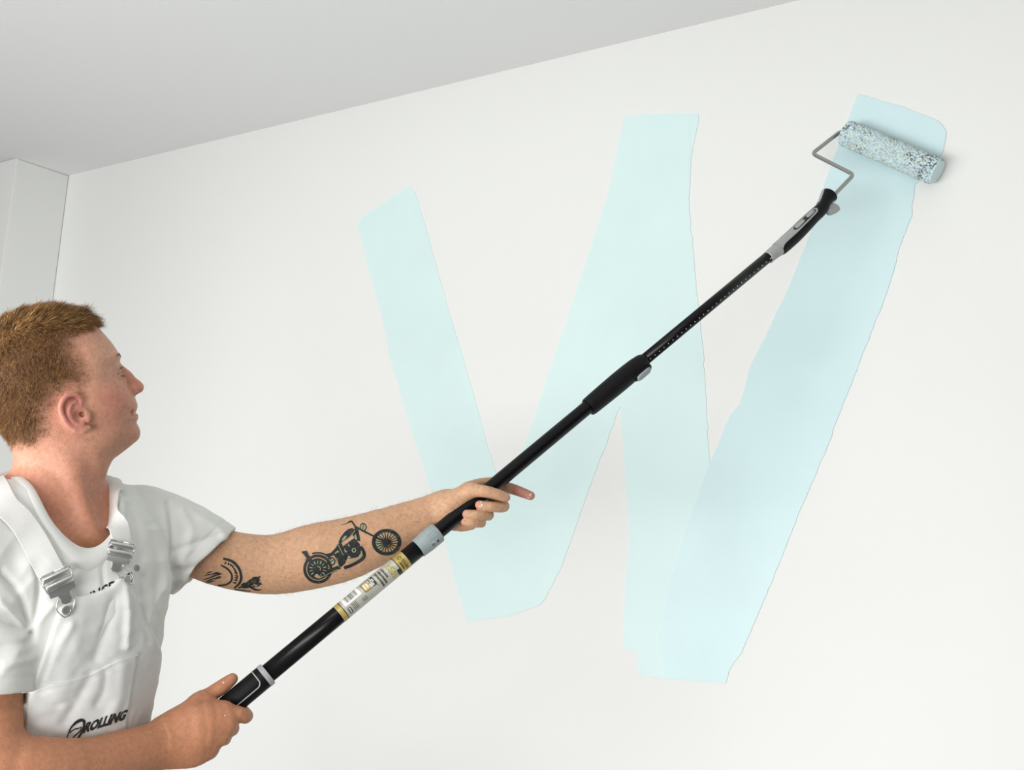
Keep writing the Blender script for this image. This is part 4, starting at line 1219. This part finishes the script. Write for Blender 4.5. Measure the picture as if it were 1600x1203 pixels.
rings = [np.array([rings[i][j] for i in range(120)]) for j in range(7)]
V, F = loft(rings, cap=False)
part('collar', (V, F), 'shirt', shirt)

# ------------------------------------------------------------------ dungarees
def trace_field(fn, px_, py_, t=1.1, n=60):
    o, d = CAM, ray(px_, py_); d = d / np.linalg.norm(d)
    for _ in range(n):
        x = float(fn((o + d * t)[None])[0]); t += x * .8
    return o + d * t
ov_t = p_torso(.0165, .70, 1.40, k=.02)
def bib_co(px_, py_):
    b = body_co(trace_field(ov_t.fn, px_, py_)[None])[0]; return b[0], b[2]
BR_ = [bib_co(*p) for p in ((96, 950), (74, 1012), (54, 1062), (44, 1100))]
BL_ = [bib_co(*p) for p in ((202, 902), (216, 935), (228, 968))]
TOPE = [bib_co(*p) for p in ((108, 941), (124, 932.5), (150, 927), (173, 918), (188, 903))]
zl = BR_[-1][1]
poly = np.array([(-.26, .2), (-.26, 1.02), (-.21, 1.04), (min(BR_[-1][0] - .03, -.17), zl - .02)] + BR_[::-1] + TOPE + BL_ + [(max(BL_[-1][0] + .010, .15), BL_[-1][1] - .06), (.20, 1.05), (.26, 1.02), (.26, .2)])
poly = np.array(poly)
legL = p_limb([body_pt(.085, .0, .92), body_pt(.095, .02, .70), body_pt(.105, .05, .48), body_pt(.115, .02, .09)], [.105, .096, .082, .078], k=.03, n=10)
legR = p_limb([body_pt(-.085, -.01, .92), body_pt(-.10, -.02, .70), body_pt(-.115, -.02, .48), body_pt(-.13, -.09, .09)], [.105, .096, .082, .078], k=.03, n=10)
class OverField:
    prims = None
    def __call__(s, Q, only=None):
        d = ov_t.fn(Q); b = body_co(Q)
        cut = -poly_sd(np.stack([b[:, 0], b[:, 2]], 1), poly)
        back = np.maximum(.0 - b[:, 1], b[:, 2] * 0 - 9)
        upper = np.maximum(cut, np.where(b[:, 2] > 1.045, -b[:, 1] + .0, -9.0))
        d = smax(d, upper, .0025)
        d = smax(d, .80 - b[:, 2], .01)
        d = smin(d, np.maximum(legL.fn(Q), .10 - Q[:, 2]), .02); d = smin(d, np.maximum(legR.fn(Q), .10 - Q[:, 2]), .02)
        return d
ks = np.array([body_pt(l, f, z) for l in (-.24, .24) for f in (-.2, .2) for z in (.09, 1.36)])
VO, FO = polygonise(OverField(), ks.min(0), ks.max(0), .0034, B=10)
VO = relax(VO, FO, 1, .4); NO = normals(VO, FO)
PS = (VO - CAM) @ RM; PSX = np.stack([800 + FOC * PS[:, 0] / PS[:, 2], 601.5 + FOC * PS[:, 1] / PS[:, 2]], 1)
q = np.stack([VO @ UP * 5, VO @ BL * 26, VO @ BF * 10], 1)
edge_d = np.abs(poly_sd(body_co(VO)[:, [0, 2]], poly)); kk = np.clip((edge_d - .002) / .02, .1, 1)
fo = (.0040 * vnoise(q + 60, 1) + .0022 * vnoise(VO, 30) + .0010 * vnoise(VO, 80)) * kk
VS_, VS = VS, VO; near_ok = PS[:, 2] > 0
for pts, w_, a_ in (([(198, 915), (200, 960), (197, 1010)], 5, .006), ([(180, 930), (172, 970), (150, 1030)], 8, -.004), ([(212, 925), (226, 965), (232, 1000)], 6, -.004),
  ([(110, 975), (90, 1010), (70, 1060)], 7, .004), ([(80, 1000), (75, 1035), (62, 1070)], 5, -.004), ([(140, 1060), (120, 1095), (100, 1130)], 9, -.004), ([(165, 1050), (160, 1080), (150, 1100)], 6, -.003),
  ([(190, 1040), (185, 1080), (170, 1120)], 9, .004), ([(60, 1090), (80, 1100), (110, 1095)], 5, -.002)):
    fo = fo + ridge(pts, w_, a_, near_ok) * kk
VS = VS_
VO = VO + NO * fo[:, None]
over = fast_mesh('dungarees', VO, FO, M['denim'], MAN)
BVH_O = bvh_of(VO, FO)

def decal(bvh, V2, F, lift, name, m, parent, solid=0.0):
    """flat print given in photo pixels, laid on a surface"""
    P = []; ok = True
    for x, y in V2:
        l, n_ = cast(bvh, x, y)
        if l is None: P.append(None); continue
        if np.dot(n_, l - CAM) > 0: n_ = -n_
        P.append(l + n_ * lift)
    F = [f for f in F if all(P[i] is not None for i in f)]
    F = [f for f in F if max(np.linalg.norm(P[f[i]] - P[f[i - 1]]) for i in range(len(f))) < .03]
    P = [p if p is not None else np.zeros(3) for p in P]
    used = sorted({i for f in F for i in f}); mp = {j: k for k, j in enumerate(used)}
    return [P[j] for j in used], [tuple(mp[i] for i in f) for f in F]
def grid_px(top, bot, nx, ny):
    """pixel grid between two polylines"""
    t = spline(np.array(top, float), nx); b = spline(np.array(bot, float), nx); V = []; F = []
    for j in range(ny):
        f = j / (ny - 1)
        for i in range(nx): V.append(t[i] * (1 - f) + b[i] * f)
    for j in range(ny - 1):
        for i in range(nx - 1): k = j * nx + i; F.append((k, k + nx, k + nx + 1, k + 1))
    return V, F
def stroke_px(pts, wid, n=24):
    S_ = spline(np.array([list(p) + [w] for p, w in zip(pts, wid)], float), n); T_ = np.gradient(S_[:, :2], axis=0); T_ /= np.linalg.norm(T_, axis=1)[:, None] + 1e-9
    N_ = np.stack([-T_[:, 1], T_[:, 0]], 1); V = []; F = []
    for p, n_ in zip(S_, N_): V += [p[:2] + n_ * p[2], p[:2] - n_ * p[2]]
    for i in range(len(S_) - 1): F.append((2 * i, 2 * i + 1, 2 * i + 3, 2 * i + 2))
    return V, F
def poly_px(pts, lim):
    V = np.array(pts, float); tri = tessellate_polygon([[Vector((x, y, 0)) for x, y in V]])
    return subdivided(V, [list(t) for t in tri], lim)
def layer(bvh, shapes, lift, name, m, parent):
    B_ = Buf()
    for V, F in shapes:
        P, G_ = decal(bvh, V, F, lift, name, m, parent)
        if G_: B_.add(P, G_)
    return B_.build(name, M[m], parent) if B_.f else None
# bib pocket with a raised hem
top_p = [(47, 1080), (75, 1070), (110, 1062), (145, 1050), (180, 1033), (214, 1020)]
bot_p = [(30, 1202), (60, 1202), (95, 1202), (130, 1202), (160, 1200), (186, 1196)]
V, F = grid_px(top_p, bot_p, 46, 40)
P, F = decal(BVH_O, V, F, .0022, 'pocket', 'denim', over)
pk = part('pocket', (P, F), 'denim', over)
sm_ = pk.modifiers.new('thick', 'SOLIDIFY'); sm_.thickness = .0022; sm_.offset = -1
for dy, w_ in ((1.2, 1.3), (13.5, .5)):
    V, F = stroke_px([(x, y + dy) for x, y in top_p], [w_] * 6, 50); P, F = decal(BVH_O, V, F, .0034 if dy < 2 else .0028, '', '', over)
    if F: part('pocket_hem', (P, F), 'web', over)
# print on the pocket
V, F = text_mesh('ROLLING', 1, .055); V, F = subdivided(V, F, .08)
quad = [np.array(p, float) for p in ((128, 1145.5), (192, 1124), (199.5, 1106), (135, 1127.5))]
V = [quad[0] * (1 - x) * (1 - y) + quad[1] * x * (1 - y) + quad[2] * x * y + quad[3] * (1 - x) * y for x, y in V]
layer(BVH_O, [(V, F)], .0030, 'pocket_lettering', 'print_black', over)
layer(BVH_O, [stroke_px([(103.5, 1152), (107, 1142), (112, 1134), (120, 1126.5), (127, 1123.5)], [.6, .9, 1.3, 2.3, 2.4]),
              stroke_px([(126, 1123.5), (130.2, 1126), (130, 1134), (126.5, 1143), (120.5, 1154)], [2.2, 2.2, 1.9, 1.6, 1.2]),
              stroke_px([(108.5, 1144.5), (110, 1141.5), (117, 1137.5), (121, 1137), (126, 1134)], [.9, .8, .9, .8, .5], 14),
              stroke_px([(126, 1134), (124.5, 1140), (120, 1145), (115, 1149), (112.5, 1153)], [.5, .9, .9, 1.0, .8], 14)], .0030, 'pocket_emblem', 'print_black', over)
# print on the T-shirt, half hidden behind the bib
V, F = text_mesh('ROLLINGDOG', 1, .03); V, F = subdivided(V, F, .08)
quad = [np.array(p, float) for p in ((103, 962), (207, 908.5), (206, 892), (101, 945))]
V = [quad[0] * (1 - x) * (1 - y) + quad[1] * x * (1 - y) + quad[2] * x * y + quad[3] * (1 - x) * y for x, y in V]
layer(BVH_S, [(V, F)], .0006, 'chest_lettering', 'print_black', shirt)
layer(BVH_S, [stroke_px([(213.5 + 3.6 * math.cos(a), 887.5 + 4.4 * math.sin(a)) for a in np.linspace(0, 6.3, 14)], [.38] * 14, 26),
              stroke_px([(212.3, 890), (212.8, 885.5), (215, 886), (213.5, 888), (215.3, 890)], [.35] * 5, 12)], .0006, 'registered_mark', 'print_black', shirt)
# straps
def near_on(bvh, p):
    l, n_, i_, d_ = bvh.find_nearest(Vector(p)); return np.array(l), np.array(n_)
def strap(px_pts, back, wid, depth_hint):
    P = []
    for p in back:
        l, n_ = near_on(BVH_S, p); P.append(l)
    for x, y in px_pts:
        l, n_ = cast(BVH_S, x, y)
        if l is not None: P.append(l)
    C_ = spline(np.array(P), 60); nr_ = []
    for i, c_ in enumerate(C_):
        l, n_ = near_on(BVH_S, c_); nr_.append(n_); C_[i] = l
    for _ in range(4): C_[1:-1] = (C_[:-2] + 2 * C_[1:-1] + C_[2:]) / 4
    nr_ = np.array(nr_)
    for _ in range(8): nr_[1:-1] = (nr_[:-2] + 2 * nr_[1:-1] + nr_[2:]) / 4
    T_ = np.gradient(C_, axis=0); rings = []
    for c_, t_, n_ in zip(C_, T_, nr_):
        n_ = unit(n_ - unit(t_) * np.dot(n_, unit(t_))); s_ = np.cross(n_, unit(t_)); ring = []
        for f in (-.5, -.25, 0, .25, .5):
            l, m_ = near_on(BVH_S, c_ + s_ * f * wid); ring.append(c_ + s_ * f * wid + n_ * (max(np.dot(l - c_, n_), -.006) * .8 + .0070))
        top_ = ring; ring = top_ + [p - n_ * .0026 for p in top_[::-1]]
        rings.append(np.array(ring))
    o = part('strap', loft(rings), 'web', over); auto_sharp(o, 50); return o
bk = [body_pt(0, -.14, 1.12), body_pt(-.03, -.14, 1.22), body_pt(-.065, -.12, 1.34), body_pt(-.085, -.08, 1.42), body_pt(-.092, -.03, 1.455)]
strap([(2, 786), (28, 812), (52, 846), (74, 886), (86, 906)], bk, .036, 0)
bk = [body_pt(0, -.14, 1.12), body_pt(.03, -.14, 1.22), body_pt(.065, -.12, 1.34), body_pt(.082, -.08, 1.42), body_pt(.085, -.03, 1.455)]
strap([(177, 772), (180, 800), (185, 835), (190, 857)], bk, .032, 0)
# buckles
def buckle(cx, cy, xdir, ydir, scale, btn, face):
    o_, n_ = cast(BVH_S, cx, cy); o2, n2 = cast(BVH_O, *btn)
    n_ = unit(n_ if n_ @ (CAM - o_) > 0 else -n_); n_ = unit(n_ + face * unit(CAM - o_))
    pxm = np.linalg.norm(proj(o_)[2]) / FOC
    X_ = RM[:, 0] * xdir[0] + RM[:, 1] * xdir[1]; X_ = unit(X_ - n_ * (X_ @ n_))
    Y_ = np.cross(n_, X_); 
    if Y_ @ (RM[:, 0] * ydir[0] + RM[:, 1] * ydir[1]) < 0: Y_ = -Y_
    o_ = o_ + n_ * .010
    L_ = lambda x, y, z: o_ + (X_ * x + Y_ * y + n_ * z) * scale
    root = None
    def rod(name, pts, r, parent): return part(name, tube([L_(*p) for p in pts], r * scale, 10), 'chrome', parent)
    def plate(name, pts, z0, z1, parent, bev=.8):
        c_ = np.mean(pts, 0); rings = []
        for z, g_ in ((z0, 1), (z1 - .0004, 1), (z1, .93)): rings.append(np.array([L_(*(c_ + (np.array(p) - c_) * g_), z) for p in pts]))
        return auto_sharp(part(name, loft(rings), 'chrome', parent), 30)
    # main body plate with tapered neck
    bod = plate('buckle', [(-.019, .018), (.019, .018), (.019, .033), (.0095, .034), (.0075, .040), (.0085, .046), (.004, .050), (-.004, .050), (-.0085, .046), (-.0075, .040), (-.0095, .034), (-.019, .033)], 0, .0022, over)
    rr = [(-.021, -.001, .002), (.021, -.001, .002), (.021, .016, .003), (-.021, .016, .003), (-.021, -.001, .002)]
    part('buckle_frame', tube(fillet([L_(*p) for p in [(0, -.001, .002)] + rr[1:4] + [rr[0]] + [(0, -.001, .002)]], .003 * scale, 4), .0014 * scale, 8), 'chrome', over)
    def bar(y0, y1, h0, w_):
        rings = []
        for x in (-w_, -w_ + .001, w_ - .001, w_):
            e = .0006 if abs(x) == w_ else 0; ring = []
            for a in np.linspace(0, 2 * np.pi, 14, endpoint=False): ring.append(L_(x, (y0 + y1) / 2 + (y1 - y0) / 2 * math.cos(a), h0 + (.0032 - e) * math.sin(a)))
            rings.append(np.array(ring))
        part('buckle_bar', loft(rings), 'chrome', over)
    bar(.001, .010, .004, .0195); bar(.013, .0235, .0045, .0195)
    for sx in (-1, 1): rod('buckle_link', [(sx * .0205, .004, .004), (sx * .0205, .012, .005), (sx * .0195, .024, .003)], .0012, over)
    # wire bail round the button and the button itself
    bo = o2 + unit(n2 if n2 @ (CAM - o2) > 0 else -n2) * .004; bn = unit(unit(n2 if n2 @ (CAM - o2) > 0 else -n2) + unit(CAM - o2) * face)
    a_, b_ = L_(-.0075, .036, .001), L_(.0075, .036, .001); dn = unit(bo - (a_ + b_) / 2)
    sd = unit(b_ - a_)
    part('buckle_bail', tube(spline([a_, (a_ * .4 + bo * .6) - sd * .0105 * scale, bo - sd * .006 * scale + dn * .006, bo + dn * .0088, bo + sd * .006 * scale + dn * .006, (b_ * .4 + bo * .6) + sd * .0105 * scale, b_], 30), .0011 * scale, 8), 'chrome', over)
    u_ = unit(np.cross(bn, UP)); v_ = np.cross(bn, u_); rings = []
    for z, r in ((-.006, .003), (-.001, .003), (0, .0062), (.0012, .0068), (.0024, .0064), (.0026, .0054), (.0020, .0050), (.0020, .001)):
        rings.append(np.array([bo + bn * z + r * scale * (math.cos(a) * u_ + math.sin(a) * v_) for a in np.linspace(0, 2 * np.pi, 24, endpoint=False)]))
    auto_sharp(part('button', loft(rings), 'chrome', over), 40)
buckle(82, 893, (.94, -.34), (.32, .95), 1.0, (103, 952.5), .4)
buckle(189, 849, (.985, .12), (.10, .99), .90, (197, 906), 1.6)

# ------------------------------------------------------------------ boots
for l, f in ((.115, .02), (-.13, -.09)):
    c = lambda x, y, z: body_pt(l + x, f + y, z)
    pb = [p_limb([c(0, -.055, .055), c(0, .03, .052), c(0, .12, .045), c(0, .17, .042)], [.042, .043, .044, .036], k=.02, n=8), p_limb([c(0, -.03, .06), c(0, -.03, .17)], [.047, .052], k=.03)]
    fb = field(pb)
    class BF_:
        prims = None
        def __call__(s, Q, only=None): return smax(fb(Q), .022 - Q[:, 2], .004)
    k_ = np.array([c(x, y, z) for x in (-.08, .08) for y in (-.14, .24) for z in (0.0, .24)])
    V, F = polygonise(BF_(), k_.min(0), k_.max(0), .005, B=8)
    bo_ = fast_mesh('boot', relax(V, F, 2), F, M['boot'], MAN)
    pts = spline([(-.040, -.06), (-.036, .02), (-.046, .11), (-.030, .185), (0, .205), (.030, .185), (.046, .11), (.036, .02), (.040, -.06), (0, -.098), (-.040, -.06)], 40)[:-1]
    rings = [np.array([c(x, y, z) for x, y in pts]) for z in (0.0, .024)]
    auto_sharp(part('sole', loft(rings), 'sole', bo_), 40)
# ------------------------------------------------------------------ tattoos on the far arm
TX = lambda p: (460 + p[0] / 8.889, 800 + p[1] / 8.889)
def ring_px(cx, cy, r0, r1, ry=1.0, a0=0, a1=360, n=48):
    V = []; F = []
    for k in range(n + 1):
        a = math.radians(a0 + (a1 - a0) * k / n)
        for r in (r0, r1): V.append(TX((cx + r * math.cos(a), cy + r * ry * math.sin(a))))
    for k in range(n): F.append((2 * k, 2 * k + 1, 2 * k + 3, 2 * k + 2))
    return V, F
def P_(*pts): return poly_px([TX(p) for p in pts], 4)
def S_(pts, w, n=16): return stroke_px([TX(p) for p in pts], [x / 8.889 for x in (w if isinstance(w, list) else [w] * len(pts))], n)
ink = [ring_px(325, 790, 162, 203), ring_px(325, 790, 40, 150), ring_px(325, 790, 0.5, 30),
       ring_px(325, 790, 212, 236, 1, -110, -35, 14),
       P_((90, 550), (170, 535), (195, 585), (380, 850), (340, 885), (205, 700), (135, 595)), P_((150, 655), (205, 650), (215, 672), (160, 676)),
       P_((340, 850), (620, 735), (645, 785), (410, 905), (355, 895)),
       P_((415, 582), (500, 570), (560, 510), (605, 455), (645, 500), (570, 590), (480, 625)),
       P_((600, 440), (650, 430), (725, 560), (735, 640), (700, 720), (645, 765), (600, 720), (575, 640), (540, 590)),
       P_((610, 425), (640, 350), (690, 285), (745, 240), (795, 222), (832, 238), (822, 280), (770, 340), (710, 385), (655, 435)),
       P_((680, 470), (760, 410), (830, 360), (905, 440), (925, 560), (880, 625), (760, 650), (700, 575)),
       S_([(690, 775), (800, 735), (925, 665), (972, 600), (945, 520), (910, 480)], 23, 30),
       P_((838, 190), (885, 215), (915, 405), (862, 395), (800, 310), (835, 250)),
       S_([(845, 205), (960, 265), (1110, 340)], 13), S_([(850, 215), (820, 165), (790, 130), (745, 148)], 11, 14), S_([(755, 150), (700, 165), (640, 178)], [6, 4, 2], 8),
       ring_px(955, 210, 36, 50, 1.15), S_([(945, 250), (960, 175)], 5, 4),
       ring_px(1280, 418, 152, 205, .90), ring_px(1280, 430, .5, 24, .95), ring_px(510, 685, 44, 62), S_([(470, 705), (545, 665)], 6, 4),
       ring_px(665, 640, 40, 58, 1.1), S_([(630, 660), (700, 620)], 6, 4)]
tint = [ring_px(1280, 418, .5, 152, .90), ring_px(510, 685, .5, 44), ring_px(665, 640, .5, 42, 1.1), ring_px(955, 210, .5, 36, 1.15)]
tint2 = [S_([(745, 705), (880, 645), (930, 590), (925, 540)], [12, 14, 12, 6], 18), S_([(665, 395), (700, 355), (722, 335)], [10, 16, 6], 10), ring_px(825, 530, 19, 31),
         P_((830, 330), (850, 305), (872, 380), (850, 385)), P_((735, 430), (775, 470), (755, 480)), P_((690, 500), (735, 560), (700, 555)), P_((745, 600), (790, 630), (745, 645)),
         S_([(600, 440), (660, 560), (680, 600)], 4, 8), S_([(650, 425), (760, 355), (840, 260)], 4, 10), S_([(565, 575), (600, 545), (610, 560)], 8, 6),
         S_([(590, 640), (615, 760)], 4, 4), S_([(370, 905), (610, 790)], 4, 6)]
for k in range(14):
    a = k * 2 * math.pi / 14 + .2
    tint2.append(S_([(325 + r * math.cos(a), 790 + r * math.sin(a)) for r in (75, 118)], 7 if k % 2 else 4, 3))
spk = [S_([(1280 + 18 * math.cos(a), 428 + 18 * math.sin(a)), (1280 + 156 * math.cos(a + .04), 418 + 140 * math.sin(a + .04))], [9, 5], 4) for a in np.arange(20) * 2 * math.pi / 20 + .1]
spk += [S_([(1110, 345), (1200, 385), (1285, 435)], 13, 8), S_([(490, 690), (530, 672)], 5, 3), S_([(640, 650), (690, 628)], 5, 3)]
tat = layer(BVH_B, ink, .00035, 'motorcycle_tattoo', 'ink', MAN)
tat['kind'] = 'stuff'; tat['label'] = 'dark motorcycle tattoo on the forearm'
for o_ in (layer(BVH_B, tint, .00030, 'tattoo_tint', 'ink_tint', tat), layer(BVH_B, tint2, .00060, 'tattoo_tint', 'ink_tint', tat), layer(BVH_B, spk, .00060, 'wheel_spokes', 'ink', tat)): o_['kind'] = 'stuff'
# upper arm: ring of leaves and a feathery spray, running under the sleeve
U = lambda p: (300 + p[0] / 5.23, 730 + p[1] / 5.23)
def SU(pts, w, n=12): return stroke_px([U(p) for p in pts], [x / 5.23 for x in (w if isinstance(w, list) else [w] * len(pts))], n)
up = [SU([(255, 745), (330, 770), (385, 830), (402, 900), (385, 950), (345, 985)], [9, 11, 11, 11, 10, 6], 24), SU([(235, 800), (290, 830), (325, 880), (318, 930), (270, 960), (180, 965), (90, 962)], [6, 8, 8, 8, 7, 6, 5], 28)]
for f in np.linspace(.05, .95, 11):
    c_ = spline(np.array([(262, 775), (320, 800), (355, 850), (365, 900), (345, 950)], float), 60)[int(f * 59)]; a = f * 2.2 - .6
    up.append(SU([(c_[0] - 16 * math.sin(a) - 6, c_[1] - 10 * math.cos(a)), (c_[0] + 5, c_[1] + 4), (c_[0] + 14 * math.sin(a), c_[1] + 14 * math.cos(a))], [1, 8, 2], 6))
rt = random.Random(8)
for k in range(16): x = 120 + rt.random() * 100; y = 855 + rt.random() * 85; up.append(SU([(x - 35, y + 12), (x, y), (x + 28, y - 10 + 10 * rt.random())], [1, 5, 1], 6))
for k in range(46):
    f = rt.random(); x = 420 + 140 * f; y = 965 - 45 * f + (rt.random() - .5) * (40 + 60 * f); a = -.9 + 1.5 * rt.random(); L_ = 14 + 16 * rt.random()
    up.append(SU([(x - L_, y + L_ * .4), (x, y), (x + L_ * math.cos(a), y + L_ * math.sin(a))], [2, 6, 1], 6))
up.append(SU([(380, 985), (450, 965), (520, 1000), (570, 1000)], [6, 10, 8, 3], 14)); up.append(SU([(60, 965), (200, 985), (340, 998), (480, 1012)], [3, 5, 6, 3], 20))
t2 = layer(BVH_B, up, .00040, 'upper_arm_tattoo', 'ink', MAN)
if t2: t2['kind'] = 'stuff'; t2['label'] = 'dark leafy ring tattoo on the upper arm'
# finger nails and dried paint flecks
def ell_px(x, y, rx, ry, ang, n=18):
    ca, sa = math.cos(ang), math.sin(ang); return poly_px([(x + rx * math.cos(t) * ca - ry * math.sin(t) * sa, y + rx * math.cos(t) * sa + ry * math.sin(t) * ca) for t in np.linspace(0, 6.283, n, endpoint=False)], 3)
for x, y, rx, ry, a in ((790.5, 774.0, 5.5, 3.6, .25), (731, 800.5, 4.6, 3.0, .0)):
    layer(BVH_B, [ell_px(x, y, rx, ry, a)], .0005, 'fingernail', 'nail', MAN)
layer(BVH_B, [ell_px(x, y, rx, ry, a, 9) for x, y, rx, ry, a in ((751.5, 785, 1.6, .9, .9), (752.5, 789, 1.2, 2.0, .3), (750, 791.5, 1.5, .8, .2), (828.5, 773, 2.0, .8, -.9), (825.5, 777.5, 1.8, .6, .2), (349, 1066.5, 1.4, 1.1, .2), (351.5, 1118, 1.2, .9, .4))], .0006, 'paint_fleck', 'print_white', MAN)['kind'] = 'stuff'
